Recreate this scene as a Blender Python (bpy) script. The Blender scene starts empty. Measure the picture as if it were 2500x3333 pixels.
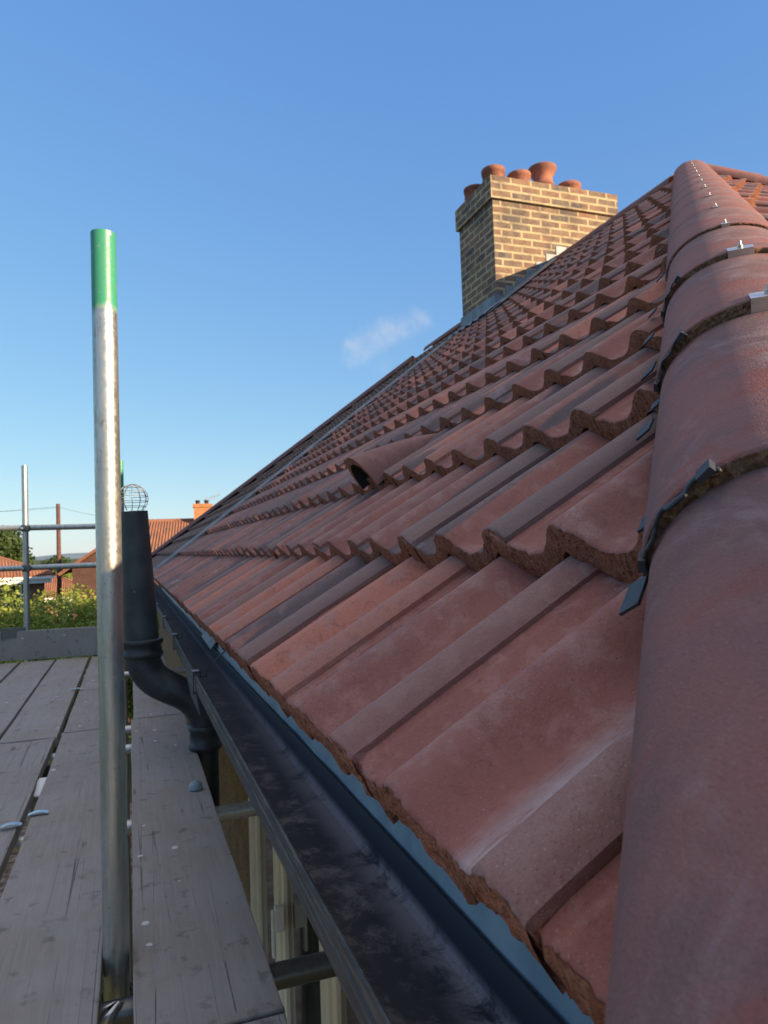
import bpy, bmesh, math, random
import numpy as np
from mathutils import Vector, Matrix
rng = np.random.default_rng(7); random.seed(7)
S = bpy.context.scene
R_ = math.radians

# ---------------------------------------------------------------- camera
cam = bpy.data.cameras.new('camera'); camo = bpy.data.objects.new('camera', cam); S.collection.objects.link(camo)
cam.sensor_fit = 'VERTICAL'; cam.sensor_height = 36.0; cam.sensor_width = 27.0
cam.lens = 2311 / 3333 * 36.0
YAW, PITCH, ROLL = 0.34494, 0.04836, -0.03466
fw = Vector((math.sin(YAW)*math.cos(PITCH), math.cos(YAW)*math.cos(PITCH), math.sin(PITCH)))
rt = Vector((math.cos(YAW), -math.sin(YAW), 0)); up = rt.cross(fw)
r2 = rt*math.cos(ROLL) + up*math.sin(ROLL); u2 = -rt*math.sin(ROLL) + up*math.cos(ROLL)
camo.matrix_world = Matrix(((r2.x, u2.x, -fw.x, 0), (r2.y, u2.y, -fw.y, 0), (r2.z, u2.z, -fw.z, 0), (0, 0, 0, 1)))
cam.clip_start = 0.02; cam.clip_end = 20000
cam.dof.use_dof = True; cam.dof.focus_distance = 0.78; cam.dof.aperture_fstop = 17.0
S.camera = camo
# ---------------------------------------------------------------- light
SUN = Vector((0.656, -0.755, 0.285)).normalized()
elev = math.asin(SUN.z); azim = math.atan2(SUN.x, SUN.y)
w = bpy.data.worlds.new('World'); S.world = w; w.use_nodes = True
nt = w.node_tree; nt.nodes.clear()
out = nt.nodes.new('ShaderNodeOutputWorld'); bg = nt.nodes.new('ShaderNodeBackground')
sky = nt.nodes.new('ShaderNodeTexSky'); sky.sky_type = 'NISHITA'; sky.sun_disc = False
sky.sun_elevation = elev; sky.sun_rotation = azim
sky.air_density = 1.0; sky.dust_density = 0.2; sky.ozone_density = 4.0; sky.altitude = 0
bg.inputs['Strength'].default_value = 0.15
# small soft clouds, placed by direction in the sky
geo = nt.nodes.new('ShaderNodeTexCoord')
nz = nt.nodes.new('ShaderNodeTexNoise'); nz.inputs['Scale'].default_value = 22; nz.inputs['Detail'].default_value = 5; nz.inputs['Roughness'].default_value = .55
nt.links.new(geo.outputs['Generated'], nz.inputs['Vector'])
wp = nt.nodes.new('ShaderNodeTexNoise'); wp.inputs['Scale'].default_value = 16; wp.inputs['Detail'].default_value = 5; wp.inputs['Roughness'].default_value = .6
nt.links.new(geo.outputs['Generated'], wp.inputs['Vector'])
wsub = nt.nodes.new('ShaderNodeVectorMath'); wsub.operation = 'SUBTRACT'; nt.links.new(wp.outputs['Color'], wsub.inputs[0]); wsub.inputs[1].default_value = (.5, .5, .5)
wmul = nt.nodes.new('ShaderNodeVectorMath'); wmul.operation = 'MULTIPLY_ADD'; nt.links.new(wsub.outputs[0], wmul.inputs[0]); wmul.inputs[1].default_value = (.09, .09, .05); nt.links.new(geo.outputs['Generated'], wmul.inputs[2])
mask = None
for (dx, dy, dz, rad, amp) in ((.3095, .9105, .2735, .026, .85), (.3425, .8925, .2925, .024, .8), (.327, .900, .284, .026, .8), (.357, .885, .296, .022, .6), (.376, .876, .306, .017, .5), (.336, .907, .242, .016, .35), (.30, .925, .262, .015, .5)):
    d = Vector((dx, dy, dz)).normalized()
    dist = nt.nodes.new('ShaderNodeVectorMath'); dist.operation = 'DISTANCE'
    nrm = nt.nodes.new('ShaderNodeVectorMath'); nrm.operation = 'NORMALIZE'
    nt.links.new(wmul.outputs[0], nrm.inputs[0]); nt.links.new(nrm.outputs[0], dist.inputs[0]); dist.inputs[1].default_value = d
    mr = nt.nodes.new('ShaderNodeMapRange'); mr.interpolation_type = 'SMOOTHSTEP'
    nt.links.new(dist.outputs['Value'], mr.inputs[0]); mr.inputs[1].default_value = rad*1.25; mr.inputs[2].default_value = 0; mr.inputs[3].default_value = 0; mr.inputs[4].default_value = amp*.75
    if mask is None: mask = mr.outputs[0]
    else:
        mx = nt.nodes.new('ShaderNodeMath'); mx.operation = 'MAXIMUM'; nt.links.new(mask, mx.inputs[0]); nt.links.new(mr.outputs[0], mx.inputs[1]); mask = mx.outputs[0]
nm = nt.nodes.new('ShaderNodeMapRange'); nt.links.new(nz.outputs[0], nm.inputs[0]); nm.inputs[1].default_value = .32; nm.inputs[2].default_value = .68
mu = nt.nodes.new('ShaderNodeMath'); mu.operation = 'MULTIPLY'; nt.links.new(mask, mu.inputs[0]); nt.links.new(nm.outputs[0], mu.inputs[1])
mix = nt.nodes.new('ShaderNodeMix'); mix.data_type = 'RGBA'; nt.links.new(mu.outputs[0], mix.inputs[0])
gm = nt.nodes.new('ShaderNodeHueSaturation'); gm.inputs['Saturation'].default_value = 1.12
nt.links.new(sky.outputs[0], gm.inputs['Color'])
# white balance and a gentler brightness gradient, per channel
sp_ = nt.nodes.new('ShaderNodeSeparateColor'); cb_ = nt.nodes.new('ShaderNodeCombineColor'); nt.links.new(gm.outputs[0], sp_.inputs[0])
for i_, (g_, p_) in enumerate(((.776, .60), (.921, .54), (1.56, .28))):
    a_ = nt.nodes.new('ShaderNodeMath'); a_.operation = 'POWER'; nt.links.new(sp_.outputs[i_], a_.inputs[0]); a_.inputs[1].default_value = p_
    b_ = nt.nodes.new('ShaderNodeMath'); b_.operation = 'MULTIPLY'; nt.links.new(a_.outputs[0], b_.inputs[0]); b_.inputs[1].default_value = g_; nt.links.new(b_.outputs[0], cb_.inputs[i_])
nt.links.new(cb_.outputs[0], mix.inputs[6]); mix.inputs[7].default_value = (1.9, 2.0, 2.3, 1)
# pale fill added to the sky overhead, above the view, to light the foreground
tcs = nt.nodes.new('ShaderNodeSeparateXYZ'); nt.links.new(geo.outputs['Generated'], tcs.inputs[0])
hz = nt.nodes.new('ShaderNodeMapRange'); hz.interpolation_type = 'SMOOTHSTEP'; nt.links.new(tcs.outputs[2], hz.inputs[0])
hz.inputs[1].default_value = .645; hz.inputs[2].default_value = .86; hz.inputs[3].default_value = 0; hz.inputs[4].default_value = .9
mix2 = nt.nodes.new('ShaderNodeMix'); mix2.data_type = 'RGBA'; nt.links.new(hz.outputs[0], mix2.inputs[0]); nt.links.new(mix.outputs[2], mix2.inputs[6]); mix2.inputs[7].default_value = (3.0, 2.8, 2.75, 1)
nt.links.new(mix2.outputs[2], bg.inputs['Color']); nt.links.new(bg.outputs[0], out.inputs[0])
sl = bpy.data.lights.new('sun', 'SUN'); slo = bpy.data.objects.new('sun', sl); S.collection.objects.link(slo)
sl.energy = 4.4; sl.angle = R_(0.6); sl.color = (1.0, 0.74, 0.47)
slo.rotation_euler = (-SUN).to_track_quat('-Z', 'Y').to_euler()
S.view_settings.view_transform = 'Standard'; S.view_settings.look = 'None'; S.view_settings.gamma = 1
S.view_settings.exposure = 1.25
S.render.engine = 'CYCLES'

# ---------------------------------------------------------------- helpers
def tag(o, label=None, cat=None, group=None, kind=None):
    if label: o['label'] = label
    if cat: o['category'] = cat
    if group: o['group'] = group
    if kind: o['kind'] = kind
    return o
def empty(name, loc, label, cat, group=None):
    o = bpy.data.objects.new(name, None); S.collection.objects.link(o); o.location = loc
    o.empty_display_size = .1
    return tag(o, label, cat, group)
def link(name, me, mats, parent=None):
    o = bpy.data.objects.new(name, me); S.collection.objects.link(o)
    for m in (mats if isinstance(mats, (list, tuple)) else [mats]): me.materials.append(m)
    if parent:
        o.parent = parent
        # parents are unrotated; keep geometry in world coordinates
        off = Vector(); p = parent
        while p: off += p.location; p = p.parent
        o.location = -off
    return o
class MB:
    def __init__(s): s.v = []; s.f = []; s.mi = []; s.sm = []; s.uv = []
    def add(s, vs, fs, mi=0, smooth=False, uvs=None):
        b = len(s.v); s.v += [tuple(x) for x in vs]
        for k, f in enumerate(fs):
            s.f.append(tuple(b+i for i in f)); s.mi.append(mi); s.sm.append(smooth)
            s.uv.append(uvs[k] if uvs else None)
        return b
    def box(s, x0, x1, y0, y1, z0, z1, mi=0, uvm=False, rot=None):
        v = [(x0,y0,z0),(x1,y0,z0),(x1,y1,z0),(x0,y1,z0),(x0,y0,z1),(x1,y0,z1),(x1,y1,z1),(x0,y1,z1)]
        f = [(0,3,2,1),(4,5,6,7),(0,1,5,4),(1,2,6,5),(2,3,7,6),(3,0,4,7)]
        uvs = None
        if uvm:
            def pr(i, a): return (v[i][a[0]], v[i][a[1]])
            ax = [(0,1),(0,1),(0,2),(1,2),(0,2),(1,2)]
            uvs = [[pr(i, ax[k]) for i in f[k]] for k in range(6)]
        if rot: v = [rot(p) for p in v]
        s.add(v, f, mi, False, uvs)
    def obox(s, c, ax, ay, az, hx, hy, hz, mi=0):
        c = Vector(c); v = []
        for k in (-1, 1):
            for (i, j) in ((-1,-1),(1,-1),(1,1),(-1,1)): v.append(c + ax*hx*i + ay*hy*j + az*hz*k)
        s.add(v, [(0,3,2,1),(4,5,6,7),(0,1,5,4),(1,2,6,5),(2,3,7,6),(3,0,4,7)], mi)
    def tube(s, pts, rad, n=16, mi=0, caps=True, inner=None):
        pts = [Vector(p) for p in pts]; rads = rad if isinstance(rad, (list, tuple)) else [rad]*len(pts)
        vs = []; T0 = None
        for i, p in enumerate(pts):
            t = (pts[min(i+1, len(pts)-1)] - pts[max(i-1, 0)]).normalized()
            if T0 is None:
                a = t.orthogonal().normalized()
            else:
                a = (a - t*a.dot(t)).normalized()
            T0 = t; b = t.cross(a)
            for k in range(n):
                an = 2*math.pi*k/n; vs.append(p + (a*math.cos(an) + b*math.sin(an))*rads[i])
        fs = []
        for i in range(len(pts)-1):
            for k in range(n): fs.append((i*n+k, i*n+(k+1) % n, (i+1)*n+(k+1) % n, (i+1)*n+k))
        s.add(vs, fs, mi, True)
        if caps:
            m = len(pts)-1
            if inner:      # open tube end
                for i, sg in ((0, 1), (m, -1)):
                    t = (pts[min(i+1, m)] - pts[max(i-1, 0)]).normalized()*sg
                    ring = vs[i*n:(i+1)*n]; c = pts[i]
                    ins = [c + (q-c)*(inner/rads[i]) for q in ring]; deep = [q + t*rads[i]*3 for q in ins]
                    b = s.add(ring+ins+deep+[c+t*rads[i]*3], [(k, (k+1) % n, n+(k+1) % n, n+k) for k in range(n)] + [(n+k, n+(k+1) % n, 2*n+(k+1) % n, 2*n+k) for k in range(n)] + [(2*n+k, 2*n+(k+1) % n, 3*n) for k in range(n)], mi)
            else:
                s.add(vs[:n], [tuple(range(n))[::-1]], mi); s.add(vs[m*n:], [tuple(range(n))], mi)
    def lathe(s, c, prof, n=32, mi=0):
        c = Vector(c); vs = []
        for (r, z) in prof:
            for k in range(n):
                a = 2*math.pi*k/n; vs.append(c + Vector((r*math.cos(a), r*math.sin(a), z)))
        fs = []
        for i in range(len(prof)-1):
            for k in range(n): fs.append((i*n+k, i*n+(k+1) % n, (i+1)*n+(k+1) % n, (i+1)*n+k))
        s.add(vs, fs, mi, True)
    def build(s, name, mats, parent=None):
        me = bpy.data.meshes.new(name); me.from_pydata(s.v, [], s.f); me.update()
        me.polygons.foreach_set('material_index', s.mi); me.polygons.foreach_set('use_smooth', s.sm)
        if any(u is not None for u in s.uv):
            ul = me.uv_layers.new(name='UVMap'); k = 0
            for f, u in zip(s.f, s.uv):
                for j in range(len(f)):
                    if u: ul.data[k].uv = u[j]
                    k += 1
        return link(name, me, mats, parent)
def bevel(o, wd=.003, seg=2):
    m = o.modifiers.new('bevel', 'BEVEL'); m.width = wd; m.segments = seg; m.limit_method = 'ANGLE'; m.angle_limit = R_(40)
    return o
# ---------------------------------------------------------------- materials
class NM:
    """small node-material helper"""
    def __init__(s, name, rough=.7, metal=0.0, spec=.5):
        s.m = bpy.data.materials.new(name); s.m.use_nodes = True; s.t = s.m.node_tree
        s.b = s.t.nodes['Principled BSDF']; s.b.inputs['Roughness'].default_value = rough
        s.b.inputs['Metallic'].default_value = metal; s.b.inputs['Specular IOR Level'].default_value = spec
        s.tc = s.n('ShaderNodeTexCoord')
    def n(s, k): return s.t.nodes.new(k)
    def L(s, a, b): s.t.links.new(a, b)
    def coord(s, scale=(1,1,1), kind='Object', src=None):
        mp = s.n('ShaderNodeMapping'); mp.inputs['Scale'].default_value = scale
        s.L(src if src is not None else s.tc.outputs[kind], mp.inputs['Vector']); return mp.outputs[0]
    def noise(s, vec, scale, detail=4, rough=.55, dist=0):
        q = s.n('ShaderNodeTexNoise'); q.inputs['Scale'].default_value = scale; q.inputs['Detail'].default_value = detail
        q.inputs['Roughness'].default_value = rough; q.inputs['Distortion'].default_value = dist; s.L(vec, q.inputs['Vector']); return q.outputs[0]
    def rng(s, v, a, b, c=0, d=1, smooth=True):
        q = s.n('ShaderNodeMapRange'); q.interpolation_type = 'SMOOTHSTEP' if smooth else 'LINEAR'
        s.L(v, q.inputs[0])
        for i, x in enumerate((a, b, c, d)): q.inputs[1+i].default_value = x
        return q.outputs[0]
    def mix(s, f, a, b, mode='MIX'):
        q = s.n('ShaderNodeMix'); q.data_type = 'RGBA'; q.blend_type = mode
        for v, i in ((f, 0), (a, 6), (b, 7)):
            if isinstance(v, (int, float)): q.inputs[i].default_value = v
            elif isinstance(v, tuple): q.inputs[i].default_value = (*v, 1)
            else: s.L(v, q.inputs[i])
        return q.outputs[2]
    def math(s, op, a, b=0.0, c=None):
        q = s.n('ShaderNodeMath'); q.operation = op
        for i, v in enumerate((a, b) if c is None else (a, b, c)):
            if isinstance(v, (int, float)): q.inputs[i].default_value = v
            else: s.L(v, q.inputs[i])
        return q.outputs[0]
    def bump(s, h, st=.3, dist=.002, prev=None):
        q = s.n('ShaderNodeBump'); q.inputs['Strength'].default_value = st; q.inputs['Distance'].default_value = dist
        s.L(h, q.inputs['Height'])
        if prev is not None: s.L(prev, q.inputs['Normal'])
        return q.outputs[0]
    def col(s, c):
        if isinstance(c, tuple): s.b.inputs['Base Color'].default_value = (*c, 1)
        else: s.L(c, s.b.inputs['Base Color'])
    def nrm(s, n): s.L(n, s.b.inputs['Normal'])
    def ro(s, v): s.L(v, s.b.inputs['Roughness'])

def simple(name, c1, c2=None, scale=8, rough=.6, metal=0, bump=.2, bs=60, bd=.002, stretch=(1,1,1), spec=.5):
    q = NM(name, rough, metal, spec); v = q.coord(stretch)
    n1 = q.noise(v, scale, 5, .6)
    q.col(q.mix(q.rng(n1, .35, .65), c1, c2 or tuple(x*.75 for x in c1)))
    if bump: q.nrm(q.bump(q.noise(v, bs, 4, .6), bump, bd))
    return q.m

def tile_material(name, old=False):
    q = NM(name, .8, 0, .3)
    at = q.n('ShaderNodeAttribute'); at.attribute_name = 'tint'
    sep = q.n('ShaderNodeSeparateColor'); q.L(at.outputs['Color'], sep.inputs[0])
    r1, r2_, r3 = sep.outputs[0], sep.outputs[1], sep.outputs[2]
    uv = q.n('ShaderNodeSeparateXYZ'); q.L(q.tc.outputs['UV'], uv.inputs[0])
    v, s_ = uv.outputs[0], uv.outputs[1]
    cb = q.n('ShaderNodeCombineXYZ')
    q.L(q.math('MULTIPLY_ADD', r1, 37.0, v), cb.inputs[0]); q.L(q.math('MULTIPLY', s_, .10), cb.inputs[1]); q.L(q.math('MULTIPLY', r2_, 19.0), cb.inputs[2])
    band = q.noise(cb.outputs[0], 16, 2, .5)
    obj = q.tc.outputs['Object']
    big = q.noise(obj, 3.2, 4, .6); med = q.noise(obj, 26, 5, .62); fine = q.noise(obj, 420, 3, .7)
    if old:
        base = q.mix(q.rng(r1, .1, .9), (.15, .085, .07), (.085, .06, .058))
        base = q.mix(q.rng(med, .45, .7), base, (.17, .15, .13))
    else:
        base = q.mix(q.rng(r1, .0, .75), (.31, .105, .078), (.25, .10, .085))
        base = q.mix(q.rng(r1, .78, .80), base, (.52, .185, .12))
        base = q.mix(q.rng(big, .35, .65, 0, .4), base, (.38, .14, .10))
        base = q.mix(q.rng(med, .48, .66, 0, .55), base, (.40, .215, .18))
        base = q.mix(q.rng(q.noise(q.coord((1, 1, 1)), 60, 5, .7, .8), .50, .68, 0, .5), base, (.20, .075, .06))
        # slate-dark streaks running down some tiles
        thr = q.math('MULTIPLY_ADD', q.rng(r2_, .30, .60), .2, band)
        base = q.mix(q.rng(thr, .645, .685, 0, .85), base, (.10, .085, .092))
        # rolls rubbed pale by handling
        cv = q.math('COSINE', q.math('MULTIPLY', q.math('SUBTRACT', v, .03), 41.888))
        base = q.mix(q.math('MULTIPLY', q.rng(cv, .45, 1.0), q.rng(med, .38, .66, .05, .5)), base, (.35, .21, .185))
        # overlock roll: greyer, dustier
        base = q.mix(q.math('MULTIPLY', q.rng(v, .062, .045), q.rng(r3, .2, .7, .3, .8)), base, (.235, .15, .13))
        # pale lime bloom
        bl = q.noise(q.coord((1, 1, 1)), 7.5, 6, .72, .6)
        blf = q.math('MULTIPLY', q.rng(bl, .58, .74, 0, .55), q.rng(fine, .35, .62))
        base = q.mix(blf, base, (.55, .48, .47))
        spk = q.n('ShaderNodeTexVoronoi'); spk.inputs['Scale'].default_value = 150; q.L(obj, spk.inputs['Vector'])
        sp = q.math('MULTIPLY', q.rng(spk.outputs['Distance'], .13, .06), q.rng(q.noise(obj, 9, 2), .5, .62))
        base = q.mix(sp, base, (.07, .035, .03))
    gr = q.rng(q.noise(obj, 8, 3, .6), .35, .6, .45, 1.3); base = q.mix(q.math('MULTIPLY', gr, q.rng(fine, .5, .72, 0, .38)), base, (.13, .06, .05)); base = q.mix(q.math('MULTIPLY', gr, q.rng(q.noise(obj, 700, 2, .6), .62, .74, 0, .4)), base, (.52, .40, .37))
    if not old:      # chalky lime wash dried in one pan next to the hip
        xo = q.n('ShaderNodeSeparateXYZ'); q.L(obj, xo.inputs[0])
        cl = q.math('ABSOLUTE', q.math('ADD', q.math('SUBTRACT', xo.outputs[1], .408), q.math('MULTIPLY', xo.outputs[0], .02)))
        wn = q.noise(q.coord((1.2, 9, 1)), 14, 6, .75, .4)
        cm = q.math('MULTIPLY', q.rng(q.math('ADD', cl, q.math('MULTIPLY', q.math('SUBTRACT', wn, .5), .07)), .034, .004), q.rng(xo.outputs[0], .40, .25))
        base = q.mix(q.math('MULTIPLY', cm, q.rng(wn, .34, .62, .15, .7)), base, (.50, .46, .46))
    # chalky lime wash left in the pan beside the nearest rolls
    q.col(base)
    n1 = q.bump(fine, .55, .001); n2 = q.bump(q.noise(obj, 130, 3, .6), .45, .0018, n1)
    pit = q.n('ShaderNodeTexVoronoi'); pit.inputs['Scale'].default_value = 230; q.L(obj, pit.inputs['Vector'])
    pm = q.math('MULTIPLY', q.rng(pit.outputs['Distance'], .0, .22, -1, 0), q.rng(q.noise(obj, 30, 2), .52, .6))
    q.nrm(q.bump(pm, .5, .0015, n2))
    q.ro(q.rng(med, .3, .7, .62, .82))
    return q.m
def butt_material(name, dark=False):
    q = NM(name, .92, 0, .2); obj = q.tc.outputs['Object']
    a = q.noise(obj, 60, 5, .7); b = q.noise(obj, 350, 4, .75)
    c = q.mix(q.rng(a, .3, .7), (.40, .17, .105), (.26, .11, .075)) if not dark else q.mix(q.rng(a, .3, .7), (.13, .08, .05), (.27, .17, .10))
    c = q.mix(q.rng(b, .42, .62, 0, .65), c, (.11, .045, .03)); c = q.mix(q.rng(q.noise(obj, 160, 4, .7), .56, .64, 0, .7), c, (.07, .028, .02))
    q.col(c); q.nrm(q.bump(b, .7, .0015, q.bump(a, .5, .003)))
    return q.m
M = {}
M['tile'] = tile_material('concrete_tile'); M['tile_old'] = tile_material('weathered_tile', True)
M['butt'] = butt_material('broken_tile_edge'); M['butt_dark'] = butt_material('ridge_tile_edge', True)
M['felt'] = simple('underlay', (.03, .03, .032), rough=.9)
def ridge_material():
    q = NM('ridge_tile', .78, 0, .3); obj = q.tc.outputs['Object']
    big = q.noise(obj, 5, 5, .65, .5); med = q.noise(obj, 22, 6, .7); fine = q.noise(obj, 480, 3, .7)
    c = q.mix(q.rng(big, .35, .65), (.235, .10, .088), (.15, .085, .085))
    c = q.mix(q.rng(med, .5, .75, 0, .5), c, (.25, .14, .125))
    c = q.mix(q.rng(q.noise(q.coord((1, 1, .35)), 9, 5, .7, 1.0), .50, .70, 0, .38), c, (.32, .25, .25))
    c = q.mix(q.rng(q.noise(q.coord((1, 1, .6)), 13, 4, .6, .5), .55, .66, 0, .5), c, (.24, .065, .05))
    c = q.mix(q.rng(fine, .56, .80, 0, .4), c, (.36, .25, .24)); c = q.mix(q.rng(fine, .42, .25, 0, .5), c, (.08, .045, .045))
    q.col(c)
    n1 = q.bump(fine, .7, .0012); n2 = q.bump(q.noise(obj, 120, 4, .65), .45, .0025, n1)
    pit = q.n('ShaderNodeTexVoronoi'); pit.inputs['Scale'].default_value = 140; q.L(obj, pit.inputs['Vector'])
    pm = q.math('MULTIPLY', q.rng(pit.outputs['Distance'], .0, .25, -1, 0), q.rng(q.noise(obj, 18, 2), .55, .62))
    q.nrm(q.bump(pm, .35, .001, n2)); return q.m
M['ridge'] = ridge_material()
M['plastic'] = simple('black_plastic', (.018, .02, .026), (.032, .036, .043), 30, .55, 0, .1, 200, .0006)
def gutter_material():
    q = NM('gutter_plastic', .42, 0, .5); obj = q.tc.outputs['Object']
    n = q.noise(obj, 14, 9, .78, .3); st = q.noise(q.coord((1, .6, 1)), 45, 6, .7)
    dust = q.math('MULTIPLY', q.rng(n, .46, .60), q.rng(st, .35, .6))
    sx = q.n('ShaderNodeSeparateXYZ'); q.L(obj, sx.inputs[0])
    side = q.rng(sx.outputs[0], .222, .262); near = q.rng(sx.outputs[1], 2.6, .6, .12, 1)
    edge = q.math('MULTIPLY', side, near)
    dd = q.math('MAXIMUM', q.math('MULTIPLY', dust, q.math('MULTIPLY_ADD', near, .45, .1)), q.math('MULTIPLY', edge, q.rng(n, .33, .5)))
    low = q.rng(sx.outputs[2], -.352, -.366)
    dd = q.math('MULTIPLY', dd, low)
    q.col(q.mix(dd, (.026, .029, .040), (.27, .24, .24))); q.ro(q.rng(dd, 0, 1, .72, .95))
    q.nrm(q.bump(q.noise(obj, 160, 4, .7), .25, .001)); return q.m
M['gutter'] = gutter_material()
def gutter_face_material():
    q = NM('gutter_front', .62, 0, .35); obj = q.tc.outputs['Object']
    st = q.noise(q.coord((4, .6, 8)), 18, 6, .7); sc = q.noise(q.coord((1, .15, 1)), 240, 3, .7)
    c = q.mix(q.rng(st, .4, .68), (.035, .035, .038), (.10, .092, .085)); c = q.mix(q.rng(sc, .66, .76, 0, .7), c, (.4, .38, .36))
    q.col(c); q.nrm(q.bump(st, .2, .002)); return q.m
M['gface'] = gutter_face_material()
M['tray'] = simple('eaves_felt', (.27, .33, .37), (.20, .255, .30), 14, .55, 0, .3, 90, .002)
M['lead'] = simple('lead_flashing', (.20, .225, .25), (.12, .14, .165), 9, .5, .1, .25, 40, .003)
M['alu'] = simple('aluminium', (.62, .64, .66), (.45, .47, .5), 30, .35, .9, .15, 120, .001)
def galv(name, green=False, dark=False):
    q = NM(name, .36, .85, .5); obj = q.tc.outputs['Object']
    n = q.noise(q.coord((14, 14, 1.2)), 3, 6, .7); f = q.noise(obj, 90, 4, .7)
    c = q.mix(q.rng(n, .35, .65), (.52, .53, .50), (.36, .38, .37)); c = q.mix(q.rng(f, .60, .74, 0, .55), c, (.16, .15, .13)); c = q.mix(q.rng(q.noise(q.coord((1, 1, .25)), 26, 5, .7), .60, .68, 0, .6), c, (.30, .21, .13))
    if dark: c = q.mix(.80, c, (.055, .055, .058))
    mtl = None
    if green:
        s = q.n('ShaderNodeSeparateXYZ'); q.L(obj, s.inputs[0])
        edge = q.math('ADD', s.outputs[2], q.math('MULTIPLY', q.noise(q.coord((30, 30, 4)), 1.5, 4, .7), .05))
        wear = q.noise(q.coord((1, 1, .45)), 75, 5, .7, 1.2)
        g = q.math('MULTIPLY', q.rng(edge, green, green+.028), q.math('MULTIPLY', q.rng(wear, .68, .60), q.rng(q.noise(q.coord((1, 1, .12)), 200, 3, .6), .78, .70)))
        c = q.mix(g, c, (.045, .26, .15)); mtl = q.rng(g, 0, 1, .85, .0)
        q.L(mtl, q.b.inputs['Metallic'])
    q.col(c); q.ro(q.rng(f, .3, .7, .30, .50)); q.nrm(q.bump(f, .12, .001)); return q.m
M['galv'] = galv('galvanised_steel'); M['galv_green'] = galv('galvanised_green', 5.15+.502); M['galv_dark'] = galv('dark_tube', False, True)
M['galv_far'] = galv('galvanised_green_far', 5.15+.5)
def wood():
    q = NM('scaffold_board', .82, 0, .3); obj = q.tc.outputs['Object']
    rnd = q.n('ShaderNodeObjectInfo')
    off = q.n('ShaderNodeVectorMath'); off.operation = 'ADD'; q.L(obj, off.inputs[0])
    cb = q.n('ShaderNodeCombineXYZ'); q.L(q.math('MULTIPLY', rnd.outputs['Random'], 31.0), cb.inputs[0]); q.L(q.math('MULTIPLY', rnd.outputs['Random'], 17.0), cb.inputs[1]); q.L(cb.outputs[0], off.inputs[1])
    v = off.outputs[0]
    g = q.noise(q.coord((26, 1.1, 26), src=v), 4, 6, .68, .8); g2 = q.noise(q.coord((90, 3, 90), src=v), 4, 4, .7)
    big = q.noise(v, 3.5, 5, .6); spot = q.noise(q.coord((1, 1, 1), src=v), 18, 4, .6)
    c = q.mix(q.rng(g, .25, .75), (.30, .262, .225), (.235, .205, .178))
    c = q.mix(q.rng(big, .4, .65, 0, .5), c, (.32, .29, .28))
    c = q.mix(q.rng(g2, .60, .80, 0, .25), c, (.055, .045, .042))
    c = q.mix(q.rng(spot, .58, .70, 0, .55), c, (.10, .085, .078))
    # long drying cracks
    wv = q.noise(q.coord((13, .16, 1), src=v), 2.2, 1.5, .4, .1)
    cr = q.math('MULTIPLY', q.rng(q.math('ABSOLUTE', q.math('SUBTRACT', wv, .5)), .006, .0015), q.rng(big, .46, .56))
    c = q.mix(q.math('MULTIPLY', cr, .65), c, (.03, .025, .02))
    vo = q.n('ShaderNodeTexVoronoi'); vo.inputs['Scale'].default_value = 13; q.L(q.coord((1, .8, 1), src=v), vo.inputs['Vector'])
    sepc = q.n('ShaderNodeSeparateColor'); q.L(vo.outputs['Color'], sepc.inputs[0])
    dd = q.math('ADD', vo.outputs['Distance'], q.math('MULTIPLY', q.noise(v, 120, 3, .6), .10))
    dr = q.math('MULTIPLY', q.rng(dd, .165, .145), q.rng(sepc.outputs[0], .70, .72))
    vk = q.n('ShaderNodeTexVoronoi'); vk.inputs['Scale'].default_value = 2.1; q.L(q.coord((3.2, .8, 3.2), src=v), vk.inputs['Vector']); kn = q.math('ADD', vk.outputs['Distance'], q.math('MULTIPLY', g, .05)); c = q.mix(q.rng(kn, .10, .07, 0, .6), c, (.085, .06, .045))
    gm_ = q.noise(q.coord((1, .5, 1), src=v), 7, 6, .75)
    c = q.mix(q.rng(gm_, .54, .66, 0, .4), c, (.30, .29, .29)); c = q.mix(q.rng(q.noise(q.coord((1, .6, 1), src=v), 11, 5, .7), .60, .72, 0, .5), c, (.10, .085, .075))
    c = q.mix(dr, c, (.55, .55, .55))
    q.col(c); h = q.math('SUBTRACT', g, q.math('MULTIPLY', cr, .8))
    q.nrm(q.bump(h, .4, .0015, q.bump(g2, .2, .0008))); return q.m
M['wood'] = wood()
M['cast'] = simple('painted_cast_iron', (.012, .014, .017), (.03, .034, .036), 12, .5, 0, .4, 50, .002)
def castpatch():
    q = NM('patched_black_pipe', .5, 0, .5); obj = q.tc.outputs['Object']
    n = q.noise(q.coord((1, 1, .5)), 22, 5, .6); b = q.noise(obj, 7, 4, .6)
    c = q.mix(q.rng(b, .4, .65), (.022, .027, .03), (.045, .052, .05)); c = q.mix(q.rng(n, .66, .73, 0, .7), c, (.19, .21, .19))
    q.col(c); q.nrm(q.bump(n, .3, .003)); return q.m
M['castp'] = castpatch()
M['wire'] = simple('galvanised_wire', (.30, .32, .34), rough=.5, metal=.6, bump=0)
M['upvc'] = simple('cream_window_frame', (.84, .77, .65), (.78, .71, .58), 6, .35, 0, 0)
M['white'] = simple('white_paint', (.78, .78, .76), (.7, .7, .68), 6, .5, 0, 0)
def glass():
    q = NM('window_glass', .06, 0, .8); n = q.noise(q.coord((1, 5, 1)), 5, 4, .6)
    q.col(q.mix(q.rng(n, .4, .6), (.02, .026, .024), (.05, .055, .035))); return q.m
M['glass'] = glass()
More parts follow.
